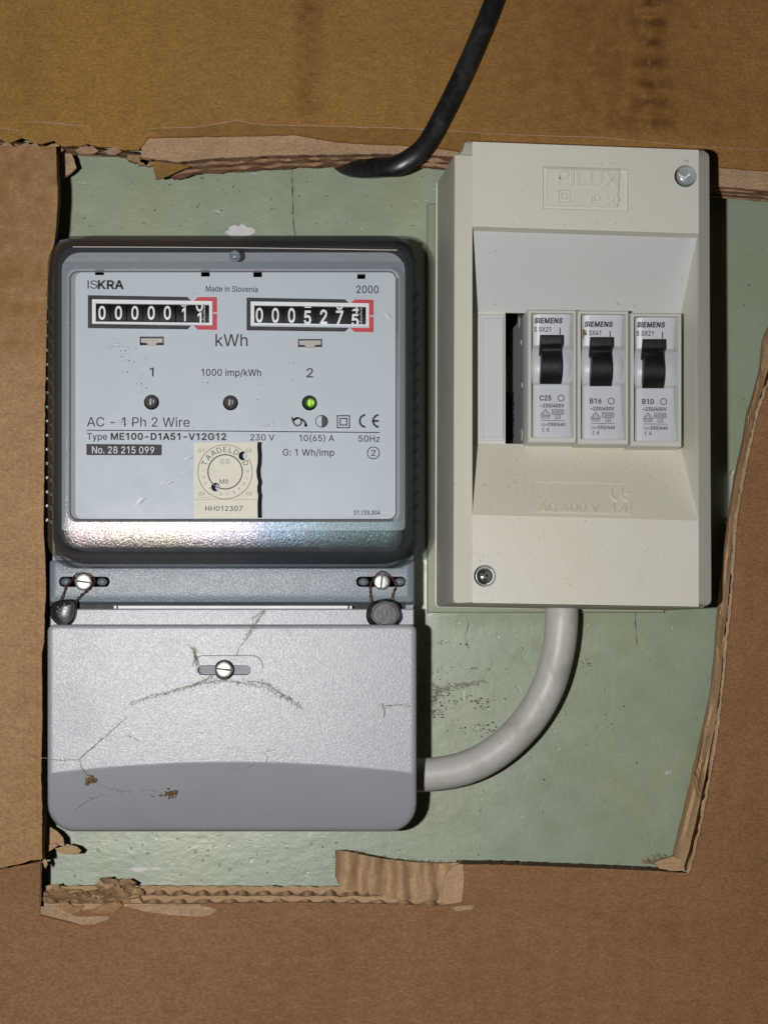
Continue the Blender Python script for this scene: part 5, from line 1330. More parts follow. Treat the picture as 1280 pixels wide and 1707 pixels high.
# lettering
ink = MB()
q = PD + 0.9
text(ink, "IS", 146.5, 163, 467.5, 481, q, 0.0, slope=0.01)
text(ink, "KRA", 163.5, 207, 467.7, 481.5, q, 0.028)
text(ink, "Made in Slovenia", 343.5, 430, 476.5, 485.8, q, 0.007, slope=0.012)
text(ink, "2000", 594, 631, 476, 488.5, q, 0.007, slope=0.01)
text(ink, "kWh", 359.5, 413, 557, 577, q, 0.003)
text(ink, "1", 249.5, 256.5, 613, 627.5, q, 0.007)
text(ink, "2", 511, 522, 614, 629, q, 0.007)
text(ink, "1000 imp/kWh", 336, 435.5, 615, 626.3, q, 0.007, slope=0.006)
text(ink, "AC - 1 Ph 2 Wire", 145.5, 316.5, 695.3, 710.8, q, 0.002, slope=0.004)
line(ink, [(144.5, 717.2), (390, 718.7), (632.5, 721)], 1.6, q)
text(ink, "Type", 145.5, 179, 722, 733, q, 0.007, slope=0.003)
text(ink, "ME100-D1A51-V12G12", 185, 377.5, 722, 732.7, q, 0.026, slope=0.003)
text(ink, "230 V", 417.5, 457.5, 724, 734, q, 0.007, slope=0.004)
text(ink, "10(65) A", 499, 557, 725, 735.3, q, 0.007, slope=0.004)
text(ink, "50Hz", 597.5, 633, 726, 736.3, q, 0.007, slope=0.004)
text(ink, "G: 1 Wh/imp", 471.5, 557, 748.5, 759.5, q, 0.007, slope=0.004)
text(ink, "2", 618.5, 626, 750, 760, q, 0.007)
ring(ink, 622.3, 755, 9.9, 1.5, q)
text(ink, "27.733.304", 589.5, 633.5, 851.3, 857.7, q, 0.02)
# symbols: pawl, half disc, double square, CE
ring(ink, 496, 703, 6.6, 2.6, q, 0, 360)
ring(ink, 500, 711, 14.5, 3.2, q, 225, 262, 10)
ring(ink, 497, 711, 13.5, 3.6, q, 290, 360, 14)
ink.fill([circ(509.5, 709, 2.6, 12)], q)
ink.fill([[(485.5, 693.5), (491, 699), (487, 703)]], q)
ring(ink, 536.3, 702.3, 10, 1.2, q)
ink.fill([[(536.3 + 10 * math.cos(math.radians(a)), 702.3 + 10 * math.sin(math.radians(a))) for a in range(-90, 91, 10)]], q)
for x0, y0, x1, y1 in ((562.5, 693, 582.5, 713), (567, 697.5, 578, 708.5)):
    line(ink, [(x0 - 0.9, y0), (x1 + 0.9, y0)], 1.8, q)
    line(ink, [(x0 - 0.9, y1), (x1 + 0.9, y1)], 1.8, q)
    line(ink, [(x0, y0), (x0, y1)], 1.8, q)
    line(ink, [(x1, y0), (x1, y1)], 1.8, q)
def ce(mb, x0, x1, y0, y1, d, w):
    h = (y1 - y0) / 2
    yc = (y0 + y1) / 2
    ring(mb, x0 + h, yc, h - w / 2, w, d, 95, 265, 20)
    xe = x1 - h * 0.35
    ring(mb, xe, yc, h - w / 2, w, d, 95, 265, 20)
    line(mb, [(xe - h * 0.9, yc), (xe - h * 0.05, yc)], w, d)
ce(ink, 598, 636, 690, 713.5, q, 3.4)
# black bars of the counters and the serial number bar
ink.fill([[(147, 492), (312.6, 495), (319, 501.3), (154, 498.8), (154, 540), (319, 542.7), (313, 549), (147, 547)]], q)
ink.fill([[(411.3, 496), (575, 499), (581.5, 505.5), (418, 502.8), (418, 543.8), (582, 546.3), (575, 552.8), (411.3, 550.7)]], q)
ink.fill([[(144.5, 740), (270, 741), (270, 759), (144.5, 758.6)]], q)
ink.build("dark_print", M_INK, plate, smooth=0)
red = MB()
red.fill([[(323, 502), (330, 495.2), (362, 495.3), (362, 520.6), (354.5, 520.6), (354.5, 502.5)]], q)
red.fill([[(322.5, 542.3), (329.5, 549.3), (362, 550), (362, 523.2), (354.5, 523.2), (354.5, 542.6)]], q)
line(red, [(350, 521.6), (356, 521.8)], 1.6, q + 0.4)
red.build("red_bracket_print", M_RED, plate, smooth=0)
red = MB()
red.fill([[(584, 505.7), (591.3, 499.3), (622.6, 499.6), (622.6, 525.6), (615.2, 525.6), (615.2, 506.2)]], q)
red.fill([[(584, 546.3), (590.5, 553.2), (622.6, 553.8), (622.6, 528.2), (615.2, 528.2), (615.2, 546.6)]], q)
line(red, [(610.5, 526.6), (617, 526.8)], 1.6, q + 0.4)
red.build("red_bracket_print", M_RED, plate, smooth=0)
wh = MB()
text(wh, "No. 28 215 099", 154, 257.5, 744.3, 755.6, q + 1.0, slope=0.003)
wh.build("white_print", M_WHITE, plate, smooth=0)
# grey smudges and scratches
b = MB()
rnd = random.Random(21)
for (x, y, L, a) in ((268, 806, 10, -0.55), (274, 809, 10, -0.5), (224, 842, 14, -0.9), (231, 841, 12, -0.85), (306, 768, 10, -0.3), (303, 790, 14, -0.15), (637, 520, 14, 0.95)):
    for k in range(1):
        x0, y0 = x + rnd.uniform(-3, 3), y + rnd.uniform(-3, 3)
        line(b, [(x0, y0), (x0 + L * math.cos(a), y0 + L * math.sin(a))], rnd.uniform(0.25, 0.6), 312)
b.build("window_scratches", M_SCR, cover, smooth=0)
tag(cover.children[-1], kind="stuff")
b = MB()
for (cx, cy, sx, sy, k) in ((190, 580, 16, 8, 14), (215, 600, 14, 16, 14), (228, 640, 10, 22, 12), (380, 650, 200, 130, 26), (200, 700, 18, 6, 8), (440, 708, 10, 5, 6)):
    for i in range(k):
        x, y = rnd.gauss(cx, sx * 0.6), rnd.gauss(cy, sy * 0.7)
        if not (125 < x < 650 and 470 < y < 850):
            continue
        r = rnd.uniform(0.35, 0.95)
        b.fill([circ(x, y, r * rnd.uniform(0.8, 1.7), 6, r)], 312.1)
tag(b.build("dust_specks", plain("grey_dust", (0.30, 0.31, 0.33), 0.9), cover, smooth=0), kind="stuff")


# counters: seven drums each
def register(xs, ytops, x0, x1, digits, upper, name_label):
    yc0 = (ytops[0] + ytops[1]) / 2
    b = MB()
    fr = [(x0 - 6, ytops[0] - 6.5), (x1 + 5, ytops[0] - 3.5), (x1 + 5, ytops[1] + 5.5), (x0 - 6, ytops[1] + 3.5)]
    hole = [(x0, ytops[0]), (x1, ytops[0] + 2.5), (x1, ytops[1] + 2.3), (x0, ytops[1])]
    b.slab([fr, hole], PD - 1, PD + 2.2)
    reg = b.build("register", M_WHITE, met, smooth=0)
    tag(reg, name_label)
    n_ = len(xs)
    for i in range(n_):
        xc = xs[i]
        wl = xc - 13.0 if i else x0 - 3
        wr = xc + 13.0 if i < n_ - 1 else x1 + 3
        yc = yc0 + 2.4 * (xc - x0) / (x1 - x0)
        R = 60.0
        dd = lambda y, yc=yc: PD - 4 - (R - math.sqrt(max(1.0, R * R - min(R * 0.98, abs(y - yc)) ** 2)))
        b = MB()
        yy = [yc - 20 + k * 2.0 for k in range(21)]
        b.loft([[WR((wl, y), dd(y)) for y in yy], [WR((wr, y), dd(y)) for y in yy]], False, False, closed=False)
        b.mi = 1
        for ch, ya, yb in [digits[i]] + ([upper[i]] if upper[i] else []):
            w = 12.0 if ch not in "1" else 6.5
            m2 = MB()
            vs, fs = _text2d(ch, 0.02)
            lo, hi = min(v.x for v in vs), max(v.x for v in vs)
            out = []
            keep = []
            for v in vs:
                x = xc - w / 2 + (v.x - lo) / (hi - lo) * w
                y = yb - v.y / CAPH * (yb - ya)
                keep.append(abs(y - yc) < 19)
                y = max(yc - 19.5, min(yc + 19.5, y))
                out.append(WR((x, y), dd(y) + 1.6))
            b.add(out, [f for f in fs if all(keep[k] for k in f)])
        if i == n_ - 1:
            for k in range(13):
                y = ytops[0] + 2 + k * 2.4
                xx = x1 - (9 if k % 5 else 11)
                b.add([WR((xx, y), dd(y) + 1.5), WR((x1 - 6.5, y), dd(y) + 1.5), WR((x1 - 6.5, y + 0.9), dd(y) + 1.5), WR((xx, y + 0.9), dd(y) + 1.5)], [(0, 1, 2, 3)])
        b.build("digit_wheel", [M_DRUM, M_WHITE], reg, smooth=60)
    return reg


xs1 = [170.6, 198, 225.3, 252.5, 279.4, 307, 333]
d1 = [("0", 511, 532)] * 5 + [("1", 513.5, 534.5), ("1", 521.5, 541)]
u1 = [("7", 489.5, 507.5), ("7", 489.5, 507.8), ("7", 489.8, 508.2), ("7", 490, 508.6), ("7", 490.2, 509)] + [("0", 492, 511), ("0", 499, 518.5)]
register(xs1, (505.5, 536), 160, 349, d1, u1, "left counter reading zeros with a red bracket at its end")
xs2 = [432.6, 459.2, 486.2, 512.8, 539.6, 566.2, 592]
d2 = [("0", 514, 536.5), ("0", 514.3, 537), ("0", 514.6, 537.3), ("5", 518.5, 540), ("2", 517, 539.5), ("7", 518.3, 540.5), ("5", 524, 543.5)]
u2 = [("7", 493, 511), ("7", 493.2, 511.2), ("7", 493.5, 511.7), ("4", 496, 516.5), ("1", 494, 513.5), ("6", 496, 515.5), ("4", 503, 521.5)]
register(xs2, (509, 538.5), 424, 610, d2, u2, "right counter reading 5275 with a red bracket at its end")

# buttons
for (x, y) in ((253.5, 568), (517, 571.7)):
    b = MB()
    b.prism([(x - 18.5, y - 5), (x + 18.5, y - 5), (x + 18.5, y + 3), (x + 9, y + 3.5), (x + 7, y + 8), (x - 7, y + 8), (x - 9, y + 3.5), (x - 18.5, y + 3)], PD - 18, PD + 3, bev=1.6)
    b.build("reset_button", M_BTN, met, smooth=0)
# lamps
for i, (x, y) in enumerate(((253, 670.5), (384.5, 671.5), (516, 671.5))):
    b = MB()
    b.dome(x, y, 12.2, PD - 14, [(1.0, -8), (1.0, 4), (0.9, 9), (0.7, 13), (0.4, 15.5), (0.15, 16)], 20)
    if i < 2:
        lens = b.build("lamp", M_LENS, met, smooth=60)
        b = MB()
        b.prism([(x - 3.5, y - 6), (x + 0.5, y - 6.5), (x, y + 5.5), (x - 4, y + 5)], PD - 3, PD + 2.5, bev=0.8)
        b.prism([(x + 1.5, y - 5), (x + 5, y - 5), (x + 4.5, y + 1), (x + 2.5, y + 4)], PD - 3, PD + 2.3, bev=0.8)
        b.build("lamp_core", M_LEADFR, lens, smooth=0)
    else:
        lens = b.build("lamp", plain("green_dark_lens", (0.05, 0.07, 0.035), 0.15, spec=0.8), met, smooth=60)
        tag(lens, "lit green indicator lamp")
        b = MB()
        b.dome(x + 2, y, 7.6, PD - 2, [(1.0, 0), (0.9, 3.5), (0.6, 5.5), (0.2, 6.3)], 16)
        b.build("lamp_core", M_GREEN, lens, smooth=60)
        b = MB()
        b.prism([(x - 1.5, y - 5), (x + 2, y - 6), (x + 1.5, y + 5), (x - 2.5, y + 4)], PD + 3.5, PD + 5.4)
        b.prism([(x + 4, y - 4), (x + 7, y - 3), (x + 6.5, y + 3), (x + 4.5, y + 2)], PD + 3.5, PD + 5.2)
        b.build("lamp_core", glow("yellow_green_glow", (0.50, 0.80, 0.14), 0.3), lens, smooth=0)

# sticker on the window (behind it the plate lies deeper, so it throws a shadow)
SD = 313.0
b = MB()
right = [(429.5, 737), (429, 745), (430, 760), (429.5, 772), (427.5, 785), (428.5, 795), (430.5, 804), (429, 811), (429, 818), (430.5, 826), (429.5, 840), (429.8, 863.5)]
out_ = [(323.5, 863.5), (323, 800), (324, 760), (323, 738), (380, 737)] + right
h1, h2 = circ(405.5, 760, 7.6, 20), circ(359.5, 812, 7.3, 20)
b.slab([out_, h1, h2], SD - 0.6, SD)
stk = b.build("sticker", M_STICK, met, smooth=0)
tag(stk, "cream verification sticker with a punched round dial")
b = MB()
b.slab([[(323.5, 833), (429.3, 833), (429.8, 863.3), (323.5, 863.3)]], SD + 0.1, SD + 0.7)
b.build("number_strip", M_STICK, stk, smooth=0)
b = MB()
ds = SD + 1.2
sx, sy = 375.5, 786.5
ring(b, sx, sy, 28.6, 2.0, ds)
for a0, a1 in ((0, 120), (138, 317), (335, 360)):
    pass
ring(b, sx, sy, 45.2, 0.9, ds, 0, 308)
ring(b, sx, sy, 45.2, 0.9, ds, 330, 360)
for ch, a in zip("TAADEL", (-66, -45, -24, -3 - 14, 1, 16)):
    pass
for ch, a in zip("TAADELDUD", (-67, -49, -32, -15.5, 0, 14.5, 30, 46, 67)):
    aa = math.radians(a)
    if a in (30, 46):
        if a == 46:
            continue
    char_at(b, ch, sx + 37.3 * math.sin(aa), sy - 37.3 * math.cos(aa), 9.2, aa, ds)
char_at(b, "M", 370, 802.5, 7.5, 0, ds)
char_at(b, "8", 377.7, 802.5, 7.5, 0, ds)
text(b, "HH012307", 342.5, 404.5, 843.5, 851.6, ds + 0.6, 0.007)
b.build("sticker_print", M_STICKINK, stk, smooth=0)
b = MB()
for s, x, y in (("07", 336, 751), ("08", 414.5, 751), ("09", 336.5, 823), ("10", 415, 823)):
    text(b, s, x - 5, x + 5, y - 3, y + 3.2, ds)
for k, s in enumerate(["1", "2", "3", "4", "5", "6", "7", "8", "9", "10", "11", "12"]):
    if s == "5":
        continue
    a = math.radians(-87 - k * 16.6)
    x, y = sx + 37 * math.sin(a), sy - 37 * math.cos(a)
    char_at(b, s, x, y, 4.6, a + math.pi if k < 12 else a, ds)
for k in range(4):
    line(b, [(367, 766 + k * 2.4), (374, 766 + k * 2.4)], 0.9, ds)
    line(b, [(376, 766 + k * 2.4), (383, 766 + k * 2.4)], 0.9, ds)
line(b, [(323.5, 832.6), (429, 833)], 0.6, ds)
line(b, [(331, 829), (351, 829.5)], 0.5, ds)
b.build("sticker_print", M_STICKINK2, stk, smooth=0)

# screw shelf below the cover
SHD = 152.0
b = MB()
b.rings([(rrect(81, 936, 691, 1012, 4, 3), 20, 150), (rrect(81, 934, 691, 1011.5, 4, 3), 132, None), (rrect(84, 934, 689, 1003, 5, 3), SHD - 3, None), (rrect(88, 936, 685, 996, 5, 3), SHD - 1, None), (rrect(94, 938, 678, 990, 4, 3), SHD, None)], True, True)
shelf = b.build("screw_shelf", M_SHELF, met, smooth=30)
c = MB()
c.rings([(rrect(100, 962, 182, 977.5, 7, 5), SHD - 14, SHD), (rrect(98, 960.5, 184, 979, 8, 5), SHD + 8, SHD)], True, True)
cut(shelf, c, M_SMOOTHDK)
c = MB()
c.rings([(rrect(595, 962, 675, 977.5, 7, 5), SHD - 14, SHD), (rrect(593, 960.5, 677, 979, 8, 5), SHD + 8, SHD)], True, True)
cut(shelf, c, M_SMOOTHDK)
b = MB()
for (x, y) in ((141, 970), (636, 970)):
    for s in (-1, 1):
        b.dome(x + s * 30, y, 9, SHD - 13, [(1, 0), (0.9, 3), (0.5, 6), (0.1, 7)], 14, 0.75)
b.build_each("shelf_boss", M_SHELF, shelf, smooth=60)
# moulded steps under the shelf
b = MB()
b.prism(quad(96, 1008, 676, 1016), 120, 142, 142)
b.build("dark_gap", M_BLACK, met, smooth=0)
b = MB()
b.prism(quad(197, 1009.6, 580, 1014.8), 130, 170, 170, bev=0.8)
b.prism(quad(190, 1009.6, 195, 1014.6), 130, 170, 170, bev=0.8)
b.prism(quad(582.5, 1010, 587, 1015), 130, 170, 170, bev=0.8)
b.build_each("white_ridge", M_WHITE, met, smooth=0)
b = MB()
b.rings([(quad(85, 1014, 690, 1060), 20, 168), (quad(84, 1015, 690, 1060), 166, 168), (quad(86, 1017, 688, 1060), 168, 168)], True, True)
b.build("cover_tongue", M_GREY, met, smooth=0)


# screws
def screw(x, y, r, d, ang, parent, pr=10.0):
    b = MB()
    b.dome(x, y, r, d, [(0.5, -6), (0.55, 0), (0.93, 0), (1.0, 1.5), (1.0, pr - 2.4), (0.95, pr - 1.0), (0.85, pr - 0.3), (0.6, pr + 0.1), (0.35, pr + 0.3), (0.12, pr + 0.4)], 32)
    o = b.build("screw", M_STEEL, parent, smooth=30)
    c = MB()
    ca, sa = math.cos(ang), math.sin(ang)
    w = r * 0.12
    L = r * 1.2
    c.prism([(x - L * ca - w * -sa, y - L * sa - w * ca), (x + L * ca - w * -sa, y + L * sa - w * ca), (x + L * ca + w * -sa, y + L * sa + w * ca), (x - L * ca + w * -sa, y - L * sa + w * ca)], d + pr - 4, d + pr + 6, d + pr)
    cut(o, c, M_SLOT)
    return o


# terminal cover: flat front, lower part sloping back below a curved crease
TX0, TX1, TY0, TY1 = 80.0, 694.0, 1041.0, 1386.0
TD = 218.0
def tsdf(x, y):
    """distance inside the rounded outline"""
    r = 12.0 if y < 1200 else 46.0
    dx = abs(x - (TX0 + TX1) / 2) - (TX1 - TX0) / 2 + r
    dy = abs(y - (TY0 + TY1) / 2) - (TY1 - TY0) / 2 + r
    o = math.hypot(max(dx, 0), max(dy, 0)) + min(max(dx, dy), 0) - r
    return -o
def crease_y(x):
    t = (x - 388) / 307.0
    return 1271 + 19 * t * t
def td(x, y):
    e = max(0.0, tsdf(x, y))
    R = 7.0
    d = TD
    ky = y - crease_y(x)
    if ky > 0:
        d -= 0.42 * ky + 0.001 * ky * ky
    if e < R:
        d -= R * (1 - math.sqrt(max(0.0, 1 - (1 - e / R) ** 2)))
    return d
def hw(y):
    """half width of the outline at y"""
    r = 12.0 if y < 1200 else 46.0
    k = max(0.0, abs(y - (TY0 + TY1) / 2) - (TY1 - TY0) / 2 + r)
    return (TX1 - TX0) / 2 - r + math.sqrt(max(0.0, r * r - k * k))
ss = [-1, -0.9985, -0.994, -0.985, -0.975, -0.965] + [-0.95 + 0.095 * k for k in range(21)] + [0.965, 0.975, 0.985, 0.994, 0.9985, 1]
ya = [TY0 + 0.02, TY0 + 0.8, TY0 + 2.5, TY0 + 5, TY0 + 8, TY0 + 11, TY0 + 40, 1120, 1160, 1200, 1240]
rows = []
for y in ya:
    rows.append([(387 + s * hw(y), y) for s in ss])
for k in (0.0,):
    pass
r_ = [(387 + s * hw(1280), crease_y(387 + s * hw(1280)) - 2.5) for s in ss]
rows.append(r_)
rows.append([(x, y + 2.5) for x, y in r_])
rows.append([(x, y + 5.0) for x, y in r_])
for y in (1310, 1325, 1340, 1352, 1362, 1370, 1375, 1378, 1381, 1383.5, 1385.2, 1385.98):
    rows.append([(387 + s * hw(y), y) for s in ss])
front = [[WR(p, td(*p)) for p in r] for r in rows]
b = MB()
b.loft(front, False, False, closed=False)
loop_px = [p for p in rows[0]] + [r[-1] for r in rows[1:]] + rows[-1][::-1][1:] + [r[0] for r in rows[::-1]][1:-1]
ringf = [WR(p, td(*p)) for p in loop_px]
cen = Vector((387, 1213))
ring2 = [WR((cen.x + (p[0] - cen.x) * 0.998, cen.y + (p[1] - cen.y) * 0.998), 120, 190) for p in loop_px]
ring3 = [WR((cen.x + (p[0] - cen.x) * 0.985, cen.y + (p[1] - cen.y) * 0.985), 6, 190) for p in loop_px]
b.loft([ringf, ring2, ring3], False, True)
tcov = b.build("terminal_cover", M_GREY, met, smooth=22, dbl=True)
c = MB()
c.rings([(rrect(331, 1110, 417, 1124.5, 7, 6), TD - 16, TD), (rrect(329.5, 1108.5, 418.5, 1126, 8.5, 6), TD + 6, TD)], True, True)
cut(tcov, c, M_SMOOTH)
c = MB()
c.rings([(circ(374.5, 1116.5, 17), TD - 20, TD), (circ(374.5, 1116.5, 17), TD + 6, TD)], True, True)
cut(tcov, c, M_SMOOTH)
screw(374.5, 1116, 14.6, TD - 15, 0.12, tcov, 17)
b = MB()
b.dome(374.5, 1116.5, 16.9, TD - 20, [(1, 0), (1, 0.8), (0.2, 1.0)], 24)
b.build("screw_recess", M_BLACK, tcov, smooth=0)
b = MB()     # faint raised oval round the screw
P = [WR(p, TD + 0.2) for p in rrect(322, 1093, 438, 1128, 17, 8)[:20]]
b.tube(P, 0.8, 0.4, 4)
b.build("moulded_oval", M_GREY, tcov)
screw(140.5, 970, 14.6, SHD - 2, 0.13, shelf, 12)
screw(636, 970, 13.6, SHD - 2, -1.47, shelf, 12)


# lead seals on twisted wire
def twist(b, pts, r=1.25, turns=0.32):
    P = spline(pts, 10)
    for ph in (0, math.pi):
        Q = []
        for i, p in enumerate(P):
            t = (P[min(i + 1, len(P) - 1)] - P[max(0, i - 1)]).normalized()
            s = t.cross(Vector((0, 1, 0))).normalized()
            u = s.cross(t)
            a = ph + i * turns * 2
            Q.append(p + s * (r * math.cos(a)) + u * (r * math.sin(a)))
        b.tube(Q, 0.75, 0.75, 5)


s1 = thing("lead_seal", 106, 1020, "tilted dark lead seal hanging on wire from the left shelf screw", "seal", "lead seals on the meter screws", d=168)
b = MB()
twist(b, [W(121, 967, SHD + 5), W(112, 976, SHD + 10), W(107, 988, SHD + 14), W(102, 1000, SHD + 18), W(98, 1008, SHD + 20)])
twist(b, [W(121, 967, SHD + 5), W(130, 956, SHD + 4), W(150, 958, SHD + 5), W(158, 970, SHD + 8), W(149, 982, SHD + 13), W(136, 992, SHD + 16), W(126, 1003, SHD + 20)])
b.build("seal_wire", M_COPPER, s1)
def teardrop(cx, cy, s, ang):
    base = [(0, -32), (7, -26), (18, -14), (24, -2), (23, 10), (16, 19), (4, 23), (-9, 22), (-19, 15), (-24, 4), (-22, -8), (-14, -20), (-6, -28)]
    ca, sa = math.cos(ang), math.sin(ang)
    P = [Vector((cx + s * (x * ca - y * sa), cy + s * (x * sa + y * ca), 0)) for x, y in base]
    P = spline(P + [P[0]], 3)[:-1]
    return [(p.x, p.y) for p in P]
b = MB()
o0 = teardrop(105.5, 1021, 0.93, 0.85)
cx0, cy0 = 105.5, 1021
sc_ = lambda pts, k, dx=0, dy=0: [(cx0 + dx + (p[0] - cx0) * k, cy0 + dy + (p[1] - cy0) * k) for p in pts]
b.rings([(sc_(o0, 0.8), SHD + 15, 185), (sc_(o0, 1.0), SHD + 22, 185), (sc_(o0, 1.0), SHD + 30, 185), (sc_(o0, 0.93), SHD + 36, 185), (sc_(o0, 0.86), SHD + 37, 185), (sc_(o0, 0.82), SHD + 35, 185), (sc_(o0, 0.5, -2, -2), SHD + 38, 185)], True, True)
sb = b.build("seal_disc", M_LEAD, s1, smooth=50)
b = MB()
for (x, y) in ((97, 1012), (100, 1015.5), (96, 1018.5), (99, 1021), (109, 1016), (108, 1007), (100, 1027)):
    b.dome(x, y, 1.5, SHD + 36.5, [(1, 0), (0.8, 1.6), (0.3, 2.0)], 8)
b.build("seal_dot", M_STEEL, sb)
s2 = thing("lead_seal", 641, 1024, "round dark lead seal stamped with digits hanging from the right shelf screw", "seal", "lead seals on the meter screws", d=168)
b = MB()
twist(b, [W(624, 962, SHD + 5), W(618, 972, SHD + 8), W(617, 988, SHD + 12), W(618, 1000, SHD + 16), W(622, 1010, SHD + 20)])
twist(b, [W(624, 962, SHD + 4), W(636, 953, SHD + 4), W(650, 960, SHD + 5), W(659, 976, SHD + 9), W(654, 992, SHD + 14), W(652, 1006, SHD + 20)])
twist(b, [W(640, 1044, SHD + 20), W(642, 1050, SHD + 22), W(645, 1052, SHD + 20)])
b.build("seal_wire", M_COPPER, s2)
b = MB()
cx0, cy0 = 641.0, 1024.5
o1 = [(cx0 + 30 * math.cos(a) * (1 + 0.05 * nz(4 + math.cos(a) * 2, math.sin(a) * 2)), cy0 + 26.0 * math.sin(a) * (1.03 + 0.08 * nz(7 + math.cos(a) * 2, math.sin(a) * 2))) for a in [2 * math.pi * k / 40 for k in range(40)]]
b.rings([(sc_(o1, 0.85), SHD + 16, 190), (sc_(o1, 1.0), SHD + 20, 190), (sc_(o1, 1.0), SHD + 26, 190), (sc_(o1, 0.92, 1), SHD + 29, 190), (sc_(o1, 0.82, 1, -1), SHD + 36, 190), (sc_(o1, 0.78, 1, -1), SHD + 38, 190), (sc_(o1, 0.74, 1, -1), SHD + 38, 190), (sc_(o1, 0.70, 1, -1), SHD + 35.5, 190)], True, True)
sb = b.build("seal_disc", M_LEAD, s2, smooth=50)
b = MB()
b.tube([WR((641.5 + 21.5 * math.cos(a_) * (1 + 0.04 * math.sin(3 * a_)), 1023.5 + 18.5 * math.sin(a_)), SHD + 38) for a_ in [2 * math.pi * k / 40 for k in range(41)]], 1.5, 2.2, 6)
text(b, "8", 629, 637, 1018, 1032, SHD + 36, emb=2.6)
text(b, "0", 642, 652, 1014, 1028, SHD + 36, emb=2.6)
text(b, "121", 636, 652, 1033, 1041, SHD + 36, emb=2.2)
b.build("stamped_digits", M_LEAD, sb)

# ================================================================ FUSE BOX
BF = 275.0
SIL = 256.0
box = thing("fuse_box", 965, 630, "ivory plastic fuse box with a recessed row of three breakers and two round screw caps", "fuse box")
b = MB()
b.rings([(quad(713, 338, 1108, 1021), 0, 20), (quad(712, 338, 1108, 1022), 15, 20), (quad(714, 340, 1106, 1020), 17, 20)], True, True)
tag(b.build("base_plate", M_BASE, box, smooth=0), "green painted base plate")
def tl(k=0.0):
    """outline of the cover with concave notches at two corners"""
    P = [(757 + k, 262 + k * 0.3)]
    for t in range(0, 5):
        a = math.radians(90 * t / 4)
        P.append((757 + k + 17 * math.sin(a) * 1.0, 262 - 4 - 20 * (1 - math.cos(a)) + k * 0.3))
    P += [(779 + k, 234.5 + k * 0.4), (785 + k, 234 + k * 0.5)]
    P += [(980, 241.5 + k * 0.5), (1166 - k, 248 + k * 0.6), (1174 - k, 250 + k * 0.5), (1181 - k, 256 + k * 0.4), (1182.5 - k, 262 + k * 0.3)]
    P += [(1184 - k, 620), (1186 - k, 994 - k * 0.3)]
    for t in range(0, 5):
        a = math.radians(90 * t / 4)
        P.append((1186 - k - 10 * (1 - math.cos(a)), 999 - k * 0.4 + 11 * math.sin(a)))
    P += [(1172 - k, 1013.5 - k * 0.5), (960, 1010.5 - k * 0.5), (762 + k, 1006.5 - k * 0.5), (757 + k, 1005 - k * 0.3), (755 + k, 1001 - k * 0.3), (756 + k, 630)]
    return P
# side shell (one skirt), then the front pieces
out0 = tl(0)
b = MB()
back0 = [(460 + (x - 460) * 0.905, 298 + 0.943 * (y - 250)) for x, y in out0]
b.rings([(back0, 12, 24), (back0, 24, None), (out0, SIL - 6, SIL), (tl(0.6), SIL - 1.5, SIL), (tl(2.0), SIL, SIL)], False, False)
b.build("cover_shell", M_BOX, box, smooth=30)
b = MB()
wide = [(x - (2.2 if x < 790 else -1.0), y + (0.8 if y > 900 else (-1 if y < 320 else 0))) for x, y in back0]
b.rings([(wide, 19.5, 25), (wide, 25, 25), (inset(back0, 2), 25.5, 25)], False, False)
b.build("cover_rim", M_BOX, box, smooth=0)
def edge_y(x, topside):
    return (234 + (x - 785) * (14.0 / 381)) if topside else (1006.5 + (x - 762) * (7.0 / 410))
FLX0, FLX1 = 787.0, 1164.0
RT0, RT1 = 377.5, 389.5             # recess top edge, left and right
RB0, RB1 = 858.0, 868.0
EM = 0
o0 = tl(2.0)
# left and right chamfer strips
def strip(side):
    b = MB()
    if side < 0:
        src = [p for p in o0 if p[0] < 800]
        src = [p for p in src if p[1] < 640 or p[1] > 640]
        up = [p for p in o0 if p[1] < 300 and p[0] < 790]
        dn = [p for p in o0 if p[1] > 900 and p[0] < 790]
        chain = dn[::-1] if dn[0][1] < dn[-1][1] else dn
        outer = sorted([p for p in o0 if p[0] < 790], key=lambda p: 0)
        # order from top to bottom
        topc = [(785 + 2, 234 + 1)] + up[::-1]
        botc = [(756 + 2, 630)] + [p for p in dn[::-1]]
        pts = topc + botc
    else:
        up = [p for p in o0 if p[1] < 300 and p[0] > 1160]
        dn = [p for p in o0 if p[1] > 900 and p[0] > 1160]
        pts = up + [(1182, 620)] + dn
    fx = FLX0 if side < 0 else FLX1
    lo_, hi_ = edge_y(fx, True) + 2.2, edge_y(fx, False) - 2.2
    y0, y1 = min(p[1] for p in pts), max(p[1] for p in pts)
    inner = [(fx, lo_ + (hi_ - lo_) * (p[1] - y0) / (y1 - y0)) for p in pts]
    A_ = [WR(p, SIL) for p in pts]
    B_ = [WR(p, BF) for p in inner]
    b.loft([A_, B_], False, False, closed=False)
    return b
sl = strip(-1).build("side_chamfer", M_BOXY, box, smooth=20)
sr = strip(1).build("side_chamfer", M_BOX, box, smooth=20)
# top and bottom rounding strips
b = MB()
xs_ = [787 + k * (1164 - 787) / 12 for k in range(13)]
b.loft([[WR((x, edge_y(x, True) + 1.0), SIL) for x in xs_], [WR((x, edge_y(x, True) + 1.5), BF - 3) for x in xs_], [WR((x, edge_y(x, True) + 2.2), BF) for x in xs_]], False, False, closed=False)
b.loft([[WR((x, edge_y(x, False) - 1.0), SIL) for x in xs_], [WR((x, edge_y(x, False) - 1.5), BF - 3) for x in xs_], [WR((x, edge_y(x, False) - 2.2), BF) for x in xs_]], False, False, closed=False)
b.build_each("cover_edge", M_BOX, box, smooth=40)
